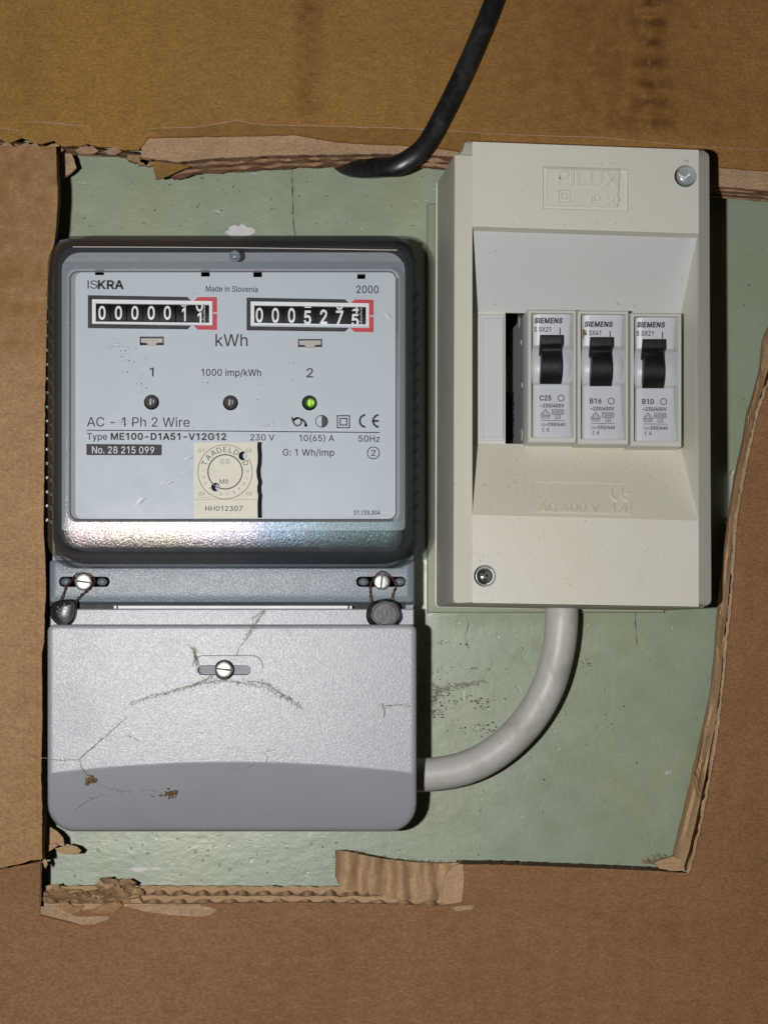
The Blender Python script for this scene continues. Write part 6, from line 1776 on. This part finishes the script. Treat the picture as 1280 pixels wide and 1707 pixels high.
# upper flat with a screw hole and a sunken name panel
hole1 = circ(1142, 293.5, 18.5, 28)
NPx = [(905, 277), (1040, 281), (1047, 284), (1047, 352.5), (905, 348)]
b = MB()
b.fill([[(787, edge_y(787, True) + 2.2), (1164, edge_y(1164, True) + 2.2), (1164, RT1), (787, RT0)], hole1, NPx], BF)
b.loft([[WR(p, BF) for p in hole1], [WR(p, BF - 26, BF) for p in hole1]], False, False)
nin = [(906.5, 279), (1039, 282.5), (1046, 284.5), (1045.5, 350.5), (906.5, 346)]
b.loft([[WR(p, BF) for p in NPx], [WR(p, BF - 5.0, BF) for p in nin]], False, True)
upf = b.build("upper_front", M_BOX, box, smooth=20)
b = MB()
b.prism([(911, 280), (1034, 283.5), (1030, 346), (909, 343)], BF - 7, BF - 2.5, bev=2.0)
text(b, "PILUX", 929, 1031, 283, 307, BF - 2, 0.01, slope=0.03, emb=2.2)
text(b, "IP 30", 984, 1031, 324.5, 340, BF - 2, slope=0.03, emb=1.8)
for r0 in (9.5, 4.5):
    pts = [(940 + r0 * a, 327 + r0 * c) for a, c in ((-1, -1), (1, -1), (1, 1), (-1, 1), (-1, -1))]
    b.tube([WR(p, BF - 1.5) for p in pts], 1.2, 1.4, 6)
b.build("name_panel", M_BOX, upf, smooth=30)
hole2 = circ(808, 960, 18.3, 28)
b = MB()
b.fill([[(787, RB0), (1164, RB1), (1164, edge_y(1164, False) - 2.2), (787, edge_y(787, False) - 2.2)], hole2], BF)
b.loft([[WR(p, BF) for p in hole2], [WR(p, BF - 26, BF) for p in hole2]], False, False)
b.build("lower_front", M_BOX, box, smooth=20)
for (x, y) in ((1142, 293.5), (808, 960)):
    b = MB()
    if x > 1000:
        b.dome(x, y, 18.3, BF - 26, [(1.0, 0), (1.0, 2), (0.93, 9), (0.9, 10), (0.8, 11.5), (0.5, 13), (0.15, 13.4)], 28)
        cp = b.build("screw_cap", M_CAP, box, smooth=50)
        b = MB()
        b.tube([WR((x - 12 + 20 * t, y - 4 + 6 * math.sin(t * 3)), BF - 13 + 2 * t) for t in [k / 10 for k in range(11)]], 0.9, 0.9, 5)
        b.build("cap_glint", M_WHITE, cp)  # white tubes modelled as highlights on the cap
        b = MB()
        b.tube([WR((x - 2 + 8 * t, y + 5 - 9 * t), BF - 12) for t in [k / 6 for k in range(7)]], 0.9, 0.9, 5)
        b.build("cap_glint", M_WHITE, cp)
    else:
        b.dome(x, y, 18.3, BF - 26, [(1.0, 0), (1.0, 2), (0.85, 3), (0.2, 3.2)], 28)
        fl_ = b.build("screw_recess", M_CAP, box, smooth=50)
        b = MB()
        b.dome(x - 1, y + 1, 13.5, BF - 24, [(0.9, 0), (1.0, 3), (0.92, 6), (0.7, 8), (0.4, 9.2), (0.12, 9.6)], 26)
        o = b.build("screw_head", M_CHROME, fl_, smooth=50)
        for an in (0.5, 0.5 + math.pi / 2):
            c = MB()
            ca, sa = math.cos(an), math.sin(an)
            c.prism([(x - 1 + 8 * ca - 1.6 * sa, y + 1 + 8 * sa + 1.6 * ca), (x - 1 - 8 * ca - 1.6 * sa, y + 1 - 8 * sa + 1.6 * ca), (x - 1 - 8 * ca + 1.6 * sa, y + 1 - 8 * sa - 1.6 * ca), (x - 1 + 8 * ca + 1.6 * sa, y + 1 + 8 * sa - 1.6 * ca)], BF - 19, BF - 4, BF - 14)
            cut(o, c, M_SLOT)
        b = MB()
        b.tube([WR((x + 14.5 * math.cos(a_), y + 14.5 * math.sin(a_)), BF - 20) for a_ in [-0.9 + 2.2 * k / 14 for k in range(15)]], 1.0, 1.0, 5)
        b.build("recess_glint", M_WHITE, fl_)  # white arc put in as a highlight beside the screw
# recess: lip, upper slope, floor, lower slope, side walls
FD = 203.0
b = MB()
lipx = [(787, RT0), (1164, RT1)]
U0, U1 = (792, 385), (1157, 396)                # upper slope start
F0, F1 = (777.5, 519.3), (1134, 523)             # floor top edge
G0, G1 = (777.5, 738.1), (1134, 746)             # floor bottom edge
b.mi = 1
b.loft([[WR(lipx[0], BF), WR(lipx[1], BF)], [WR((784.8, 385), BF - 14), WR((1160, 397), BF - 14)]], False, False, closed=False)
b.mi = 0
b.loft([[WR((784.8, 385), BF - 14), WR((1160, 397), BF - 14)], [WR(F0, FD), WR(F1, FD)]], False, False, closed=False)
b.build("recess_slope", [M_BOXW, M_BOX], box, smooth=10)
b = MB()
b.loft([[WR(G0, FD), WR(G1, FD)], [WR((787, RB0), BF), WR((1164, RB1), BF)]], False, False, closed=False)
lows = b.build("recess_slope", M_BOXY, box, smooth=10)
def lowd(x, y):
    t = (y - (738.5 + (x - 797) * 0.022)) / 120.0
    return FD + (BF - FD) * max(0, min(1, t))
b = MB()
text(b, "AC 400 V", 897, 998, 838, 852, 0, slope=0.012, dfun=lambda x, y: lowd(x, y) + 1, emb=2.0)
text(b, "1.4", 1018, 1045, 839, 853, 0, slope=0.012, dfun=lambda x, y: lowd(x, y) + 1, emb=2.0)
for x0, dxx in ((1018, 0), (1036, 1)):
    P = []
    for k in range(11):
        a = math.radians(95 + 170 * k / 10)
        p = (x0 + 11 + 11 * math.cos(a), 822 + 12.5 * math.sin(a))
        P.append(WR(p, lowd(*p) + 0.8))
    b.tube(P, 1.7, 1.7, 6)
P = [WR(p, lowd(*p) + 0.8) for p in ((1037, 822.5), (1046, 822.5))]
b.tube(P, 1.5, 1.5, 6)
P = [WR(p, lowd(*p) + 0.1) for p in resample([(887, 803), (1049, 806), (1051, 857), (889, 853), (887, 803)], 8)]
b.tube(P, 0.9, 0.8, 5)
b.build("moulded_writing", M_BOXY, lows, smooth=50)
# floor with the breaker window cut out
b = MB()
b.slab([[F0, F1, G1, G0], [(842, 521), (1132.5, 525), (1133, 744.5), (842, 739.8)]], FD - 6, FD)
b.build("recess_floor", M_BOX, box, smooth=0)
b = MB()
b.rings([(quad(799, 523, 840.5, 736), FD - 2, FD + 2.5), (quad(799, 523, 840.5, 736), FD + 1.5, FD + 2.5), (quad(800.5, 524.5, 839, 734), FD + 2.5, FD + 2.5)], True, True)
bl_ = b.build("blanking_plate", M_BOXW, box, smooth=0)
b = MB()
b.prism(quad(804, 530, 839, 729), FD + 2, FD + 4.5, bev=1.0)
b.build("blanking_insert", M_BOXW, bl_, smooth=0)
# recess side walls, sloped triangles that close the valley
b = MB()
b.add([WR((787, RT0), BF), WR((784.8, 385), BF - 14), WR(F0, FD), WR(G0, FD), WR((787, RB0), BF)], [(0, 1, 2, 3, 4)])
b.add([WR((1164, RT1), BF), WR((1160, 397), BF - 14), WR(F1, FD), WR(G1, FD), WR((1164, RB1), BF)], [(0, 1, 2, 3, 4)])
b.build_each("recess_wall", M_BOXY, box, smooth=0)
b = MB()        # dark inside of the box behind the breakers, with the mounting rail
b.prism(quad(770, 440, 1172, 830), 24, 30, 60)
b.build("inner_back", M_BLACK, box, smooth=0)
b = MB()
b.prism(quad(775, 610, 1168, 650), 30, 44, 60)
b.build("mounting_rail", M_STEEL, box, smooth=0)

b = MB()        # dust and grime specks caught on the box
rnd = random.Random(77)
for cx, cy, sx, sy, k in ((850, 805, 45, 25, 40), (1080, 800, 40, 30, 16), (1000, 772, 90, 10, 12)):
    for i in range(k):
        x, y = rnd.gauss(cx, sx * 0.6), rnd.gauss(cy, sy * 0.6)
        if 800 < x < 1130 and 745 < y < 852:
            b.fill([circ(x, y, rnd.uniform(0.4, 1.0), 6, rnd.uniform(0.4, 0.9))], lowd(x, y) + 0.9)
for cx, cy, sx, sy, k in ((975, 273, 70, 2, 9), (975, 372, 150, 3, 14), (960, 866, 160, 3, 16), (800, 935, 14, 8, 14), (1142, 270, 12, 4, 10), (990, 940, 150, 50, 30), (900, 330, 80, 60, 14)):
    for i in range(k):
        x, y = rnd.gauss(cx, sx * 0.6), rnd.gauss(cy, sy * 0.6)
        if 792 < x < 1160 and (245 < y < 377 + (x - 787) * 0.03 or 862 + (x - 787) * 0.027 < y < 1000) and (x - 808) ** 2 + (y - 960) ** 2 > 400 and (x - 1142) ** 2 + (y - 293) ** 2 > 400 and not (903 < x < 1049 and 275 < y < 354):
            b.fill([circ(x, y, rnd.uniform(0.35, 1.0), 6, rnd.uniform(0.35, 0.8))], BF + 0.6)
tag(b.build("dust_specks", plain("brown_dust", (0.17, 0.125, 0.08), 0.9), box, smooth=0), kind="stuff")

# ================================================================ BREAKERS
def breaker(x0, x1, y0, y1, dx, dy, model, rating, cap, label):
    t = thing("circuit_breaker", (x0 + x1) / 2, (y0 + y1) / 2, label, "circuit breaker", "circuit breakers in the fuse box", d=44)
    FB = 250.0
    tilt = 0.5
    R0 = [(x0, y0), (x1, y0 + tilt), (x1, y1 + tilt), (x0, y1)]
    b = MB()
    def ins(k, kt=None, kb=None):
        kt = k if kt is None else kt
        kb = k if kb is None else kb
        return [(x0 + k, y0 + kt), (x1 - k, y0 + kt + tilt), (x1 - k, y1 - kb + tilt), (x0 + k, y1 - kb)]
    b.mi = 1
    b.rings([(R0, 46, FB), (R0, 200, FB)], True, False)
    b.mi = 0
    b.rings([(R0, 200, FB), (R0, FB - 3, FB), (ins(1.0), FB - 0.8, FB), (ins(2.2), FB, FB), (ins(5.5, 5.5, 9), FB, FB), (ins(7.5, 7, 11), FB - 9, FB)], False, False)
    body = b.build("body", [M_BRK, M_BRKS], t, smooth=25)
    # face with hollow, cheeks and lower panel
    def prof(y):
        v = (y - y0)
        if v < 60:
            return FB - 5 - 7 * (v / 60)
        if v < 66:
            return FB - 12 + 6 * (v - 60) / 6
        if v < 122:
            return FB - 6 + 9 * math.sin(math.pi * (v - 66) / 56)
        if v < 126:
            return FB - 6 - 6 * (v - 122) / 4
        return FB - 12 + 8 * (v - 126) / (y1 - y0 - 126)
    yy = [y0 + 5 + k * 2.0 for k in range(int((y1 - y0 - 12) / 2))] + [y1 - 9]
    xa, xb = x0 + 6.0, x1 - 6.0
    cols = []
    for fx, sink in ((0, 8), (0.06, 3.0), (0.14, 0.6), (0.2, 0), (0.8, 0), (0.86, 0.6), (0.94, 3.0), (1, 8)):
        cols.append([WR((xa + (xb - xa) * fx, y), prof(y) - sink) for y in yy])
    b = MB()
    b.loft(cols, False, False, closed=False)
    face = b.build("face", M_BRKF, t, smooth=30)
    # print
    b = MB()
    fd = lambda x, y: prof(y) + 0.9
    text(b, "SIEMENS", 890 + dx, 936.5 + dx, 530.3 + dy, 538.3 + dy, 0, 0.038, 0.16, 0.006, fd)
    text(b, model, 889.8 + dx, 917.5 + dx, 545 + dy, 552.8 + dy, 0, 0.014, 0.05, 0.004, fd)
    def fline(pts, w):
        for p, q_ in zip(pts[:-1], pts[1:]):
            p, q_ = Vector(p), Vector(q_)
            tt = (q_ - p).normalized()
            nn = Vector((-tt.y, tt.x)) * w / 2
            b.add([WR(z, fd(*z)) for z in (p + nn, q_ + nn, q_ - nn, p - nn)], [(0, 1, 2, 3)])
    fline([(933 + dx, 546 + dy), (933 + dx, 558 + dy)], 1.7)
    e = dy - 1.0 if dy else 0
    text(b, rating, 899 + dx, 918.5 + dx, 659.3 + e, 667.4 + e, 0, 0.02, 0, 0.004, fd)
    cxx, cyy = 934.7 + dx, 663.6 + e
    P1 = []
    for k in range(25):
        a = 2 * math.pi * k / 24
        P1.append(((cxx + 4.4 * math.cos(a), cyy + 4.4 * math.sin(a)), (cxx + 5.6 * math.cos(a), cyy + 5.6 * math.sin(a))))
    b.add([WR(z, fd(*z)) for p in P1 for z in p], [(2 * k, 2 * k + 1, 2 * k + 3, 2 * k + 2) for k in range(24)])
    text(b, "~230/400V", 899.7 + dx, 939.8 + dx, 673.1 + e, 679 + e, 0, 0.02, 0, 0.006, fd)
    tx, ty = 909 + dx, 682 + e
    fline([(tx, ty), (tx + 8.3, ty + 10.3), (tx - 8.3, ty + 10.3), (tx, ty)], 0.9)
    fline([(tx - 6.5, ty + 12.2), (tx + 6.5, ty + 12.2), (tx + 6.5, ty + 15), (tx - 6.5, ty + 15), (tx - 6.5, ty + 12.2)], 0.9)
    text(b, "V", tx - 1.6, tx + 1.6, ty + 3, ty + 6, 0, 0, 0, 0, fd)
    text(b, "D", tx - 4.6, tx - 1.6, ty + 6, ty + 9.4, 0, 0, 0, 0, fd)
    text(b, "E", tx + 1.6, tx + 4.4, ty + 6, ty + 9.4, 0, 0, 0, 0, fd)
    bx, by = 929.4 + dx, 686.6 + e
    fline([(bx - 9.6, by - 4), (bx + 9.6, by - 4), (bx + 9.6, by + 4), (bx - 9.6, by + 4), (bx - 9.6, by - 4.4)], 0.8)
    fline([(bx - 3.8, by + 4), (bx - 3.8, by + 11.4), (bx + 3.8, by + 11.4), (bx + 3.8, by + 4)], 0.8)
    text(b, cap, bx - 8.2, bx + 8.2, by - 2.6, by + 2.6, 0, 0.01, 0, 0, fd)
    text(b, "3", bx - 1.8, bx + 1.8, by + 5.2, by + 10, 0, 0, 0, 0, fd)
    fline([(901.5 + dx, 700.8 + e), (941 + dx, 701.2 + e)], 0.8)
    text(b, "U", 902 + dx, 906 + dx, 704.6 + e, 709.8 + e, 0, 0, 0, 0, fd)
    text(b, "i", 906.6 + dx, 907.4 + dx, 707.6 + e, 711.2 + e, 0, 0, 0, 0, fd)
    text(b, "~250/440", 908.4 + dx, 941.3 + dx, 704.6 + e, 710 + e, 0, 0.02, 0, 0.008, fd)
    for xo in (904, 911.5):
        P1 = []
        for k in range(15):
            a = math.radians(100 + 160 * k / 14)
            P1.append(((xo + 3.3 + dx + 2.7 * math.cos(a), 716.5 + e + 2.7 * math.sin(a)), (xo + 3.3 + dx + 3.7 * math.cos(a), 716.5 + e + 3.7 * math.sin(a))))
        b.add([WR(z, fd(*z)) for p in P1 for z in p], [(2 * k, 2 * k + 1, 2 * k + 3, 2 * k + 2) for k in range(14)])
    fline([(912.3 + dx, 716.5 + e), (915.4 + dx, 716.5 + e)], 0.9)
    b.build("printed_marks", M_INK, face, smooth=0)
    # toggle: ridge on top, rounded paddle below
    tdx, tdy = dx, (dy - 2.5 if dy else 0)
    if dy > 6.5:
        tdy = dy
    b = MB()
    pp = [(559, 238, 900.2, 936.0), (558.2, 262, 899.8, 936.2), (558.6, 265, 899.7, 936.3), (560.5, 267, 899.7, 936.3), (572, 267, 899.7, 936.2), (575, 266, 899.8, 935.9), (578, 263.5, 900.6, 935.2), (582, 261, 901.8, 934.8),
          (586, 261, 902.6, 935.0), (594, 264.5, 903.0, 935.6), (603, 266.5, 903.0, 936.4), (613, 266, 902.6, 936.6), (623, 262.5, 901.6, 936.4), (632, 257.5, 900.4, 935.6), (640, 251, 899.2, 934.4), (640.6, 237, 899.2, 934.4)]
    A_ = [WR((xl + tdx, y + tdy), d) for y, d, xl, xr in pp]
    M1 = [WR((xl + 0.9 + tdx, y + tdy), d + 1.0) for y, d, xl, xr in pp]
    M2 = [WR((xr - 0.9 + tdx, y + tdy), d + 1.0) for y, d, xl, xr in pp]
    B_ = [WR((xr + tdx, y + tdy), d) for y, d, xl, xr in pp]
    b.loft([A_, M1, M2, B_], False, False, closed=False)
    b.add(A_ + [WR((901 + tdx, 600 + tdy), 238, 262)], [(i, i + 1, len(pp)) for i in range(len(pp) - 1)])
    b.add(B_ + [WR((935 + tdx, 600 + tdy), 238, 262)], [(i, i + 1, len(pp)) for i in range(len(pp) - 1)])
    tg = b.build("toggle", M_TOG, t, smooth=40)
    return t, body


br1, body1 = breaker(879.5, 961.0, 516.0, 738.0, 0.0, 0.0, "5 SX21", "C25", "6000", "circuit breaker rated C25, first of the row beside the dark gap")
breaker(962.0, 1048.0, 517.3, 741.0, 83.4, 6.0, "5 SX41", "B16", "10000", "circuit breaker rated B16, in the middle of the row with a brown scorch mark")
breaker(1050.5, 1136.0, 521.5, 744.5, 170.6, 6.9, "5 SX21", "B10", "6000", "circuit breaker rated B10, last of the row beside the recess wall")
# rivets and vertical lettering on the exposed side of the first breaker
xw = W(879.5, 630, 250).x - 0.5
b = MB()
for px, py, rd, rz in ((870, 537, 11, 10), (873.5, 571, 5, 4.5), (849.5, 605, 26, 13), (874.5, 642, 5, 4.5), (873, 725, 11, 11)):
    dpt = 2600 - (xw * 2600 / (px - 460)) - 0
    dpt = min(235, max(60, dpt))
    z = W(px, py, dpt).z
    rr = []
    for k in range(14):
        a = 2 * math.pi * k / 14
        rr.append((math.cos(a) * rd, math.sin(a) * rz))
    b.loft([[Vector((xw, -dpt + p[0], z + p[1])) for p in rr], [Vector((xw - 1.2, -dpt + p[0] * 0.85, z + p[1] * 0.85)) for p in rr]], False, True)
b.build("side_rivet", M_BRK, body1, smooth=0)
vs, fs = _text2d("SIEMENS", 0.02)
lo_, hi_ = min(v.x for v in vs), max(v.x for v in vs)
b = MB()
b.add([Vector((xw - 0.6, -(66 + v.y / CAPH * 46), W(850, 655 + (v.x - lo_) / (hi_ - lo_) * 78, 90).z)) for v in vs], fs)
b.build("side_lettering", M_INK, body1, smooth=0)
# brown scorch on the middle breaker
b = MB()
for i, (x_, y_) in enumerate(((971.5, 554), (973, 557), (970.8, 559), (972, 551), (974.5, 555.5), (971, 563))):
    b.fill([blob(x_, y_, 1.6, 2.2, 2.2 + i, 9, 0.5)], 250 - 6.6)
b.build("scorch_speck", plain("brown_scorch", (0.30, 0.20, 0.09), 0.7), bpy.data.objects["face.001"], smooth=0)

# ================================================================ COBWEBS AND DEBRIS
def web(paths, seed, w=0.55, strands=4, spread=2.6, d=TD + 2.0, fuzz=0.5, dfun=None):
    b = MB()
    rnd = random.Random(seed)
    for pts in paths:
        P = resample(pts, 4)
        for s in range(strands):
            i0 = rnd.randrange(0, max(1, len(P) // 2)) if s else 0
            i1 = len(P) if s == 0 else rnd.randrange(min(len(P) - 1, i0 + 3), len(P)) + 1
            Q = []
            for i in range(i0, i1):
                x = P[i][0] + spread * nz(seed + s * 3.1, i * 0.27) * 1.6
                y = P[i][1] + spread * nz(seed + s * 7.7 + 50, i * 0.31) * 1.6
                dd = (dfun(x, y) if dfun else d) + 2.0 + 1.5 * nz(s, i * 0.2)
                Q.append(WR((x, y), dd))
            if len(Q) > 2:
                b.tube(Q, w * rnd.uniform(0.22, 0.52), None, 3, caps=False)
            if rnd.random() < fuzz:
                for k in range(int(len(P) * fuzz)):
                    p = P[rnd.randrange(len(P))]
                    a = rnd.uniform(0, 6.28)
                    L = rnd.uniform(1.5, 6)
                    dd = (dfun(*p) if dfun else d) + 1.5
                    x, y = p[0] + rnd.gauss(0, spread * 0.6), p[1] + rnd.gauss(0, spread * 0.6)
                    b.tube([WR((x, y), dd), WR((x + L * 0.5 * math.cos(a) + 1, y + L * 0.5 * math.sin(a)), dd + 1), WR((x + L * math.cos(a), y + L * math.sin(a)), dd)], w * rnd.uniform(0.22, 0.52), None, 3, caps=False)
    return b


tdf = lambda x, y: td(x, y) + 0.5 if 82 < x < 692 and 1043 < y < 1384 else (TD - 6)
o = web([[(218, 1172), (245, 1163), (275, 1156), (305, 1147), (335, 1139), (372, 1134), (410, 1139), (440, 1146), (465, 1158), (485, 1168), (503, 1180)],
         [(318, 1146), (335, 1136), (352, 1129), (364, 1122)], [(412, 1136), (430, 1137), (446, 1140), (470, 1158), (488, 1168)]], 3, 0.6, 6, 2.8, dfun=tdf, fuzz=0.7).build("cobweb", M_WEB)
tag(o, "dusty arched cobweb strand sagging just below the terminal cover screw", "cobweb", "cobwebs on the meter")
o = web([[(388, 1100), (400, 1080), (412, 1064), (420, 1050)], [(405, 1068), (416, 1054), (428, 1036), (440, 1018), (432, 1022), (421, 1030), (424, 1048)]], 5, 0.4, 4, 2.5, dfun=lambda x, y: tdf(x, y) if y > 1043 else 176, fuzz=0.7).build("cobweb", M_WEB)
tag(o, "loose cobweb wisp rising from the screw to the shelf above", "cobweb", "cobwebs on the meter")
o = web([[(318, 1078), (322, 1082), (324, 1094), (328, 1108), (331, 1120)], [(326, 1080), (326, 1092), (330, 1106)]], 8, 0.5, 6, 1.8, dfun=tdf, fuzz=0.9).build("cobweb", M_WEB)
tag(o, "short forked cobweb tuft at the left end of the screw slot", "cobweb", "cobwebs on the meter")
o = web([[(43, 1256), (60, 1262), (80, 1265), (110, 1268), (132, 1266), (142, 1258), (152, 1248), (176, 1228), (200, 1206), (212, 1196)], [(134, 1268), (136, 1280), (146, 1292), (158, 1300)],
         [(158, 1304), (180, 1314), (210, 1319), (250, 1317), (268, 1320)], [(172, 1324), (150, 1333), (126, 1350)], [(210, 1226), (220, 1228), (230, 1234)]], 12, 0.45, 4, 1.6, dfun=lambda x, y: tdf(x, y) if x > 82 else CL + 4, fuzz=0.6).build("cobweb", M_WEB)
tag(o, "cobweb thread from the left cardboard across the lower left of the meter cover", "cobweb", "cobwebs on the meter")
o = web([[(637, 1178), (641, 1186), (640, 1196)], [(630, 1176), (652, 1176), (680, 1174)]], 15, 0.5, 4, 1.4, dfun=tdf, fuzz=0.8).build("cobweb", M_WEB)
tag(o, "small dark cobweb tuft near the right edge of the terminal cover", "cobweb", "cobwebs on the meter")
o = web([[(433, 1256), (446, 1252), (460, 1250)], [(441, 1256), (446, 1262), (443, 1272)], [(380, 1278), (395, 1282), (412, 1281), (422, 1275)], [(312, 1288), (318, 1286)]], 17, 0.45, 3, 1.0, dfun=tdf, fuzz=0.3).build("cobweb", M_WEB)
tag(o, "short curled hairs at the crease in the middle of the terminal cover", "cobweb", "cobwebs on the meter")
o = web([[(700, 1150), (715, 1140), (730, 1150), (724, 1166), (712, 1178), (722, 1190), (736, 1186)], [(698, 1170), (706, 1190), (714, 1196)], [(716, 1152), (745, 1148), (770, 1142), (805, 1136)], [(696, 1150), (704, 1134), (716, 1120)]], 19, 0.5, 6, 5, d=8, fuzz=1.0).build("cobweb", M_WEB)
tag(o, "matted cobweb clump on the wall beside the meter and above the conduit", "cobweb")


def husk(cx, cy, rx, ry, seed, label):
    b = MB()
    rnd = random.Random(seed)
    for k in range(16):
        x, y = cx + rnd.gauss(0, rx * 0.45), cy + rnd.gauss(0, ry * 0.4)
        r = rnd.uniform(2.0, 4.4)
        d = tdf(x, y) - 1
        b.dome(x, y, r, d, [(1, -2), (1.0, 1.0), (0.8, rnd.uniform(2, 4)), (0.3, rnd.uniform(4, 6))], 7, rnd.uniform(0.6, 1.2))
    for k in range(12):
        x, y = cx + rnd.gauss(0, rx * 0.6), cy + rnd.gauss(0, ry * 0.5)
        a = rnd.uniform(0, 6.28)
        d = tdf(x, y) + 3
        b.tube([WR((x, y), d), WR((x + 4 * math.cos(a), y + 4 * math.sin(a)), d + 2), WR((x + 8 * math.cos(a + 0.5), y + 8 * math.sin(a + 0.5)), d - 1)], 0.5, None, 3)
    tag(b.build("insect_husk", M_HUSK), label, "insect remains")


husk(283, 1322, 16, 7, 4, "larger brown insect husk lying on the lower slope of the meter cover")
husk(152, 1300, 8, 6, 6, "small brown insect husk caught at the lower left of the meter cover")
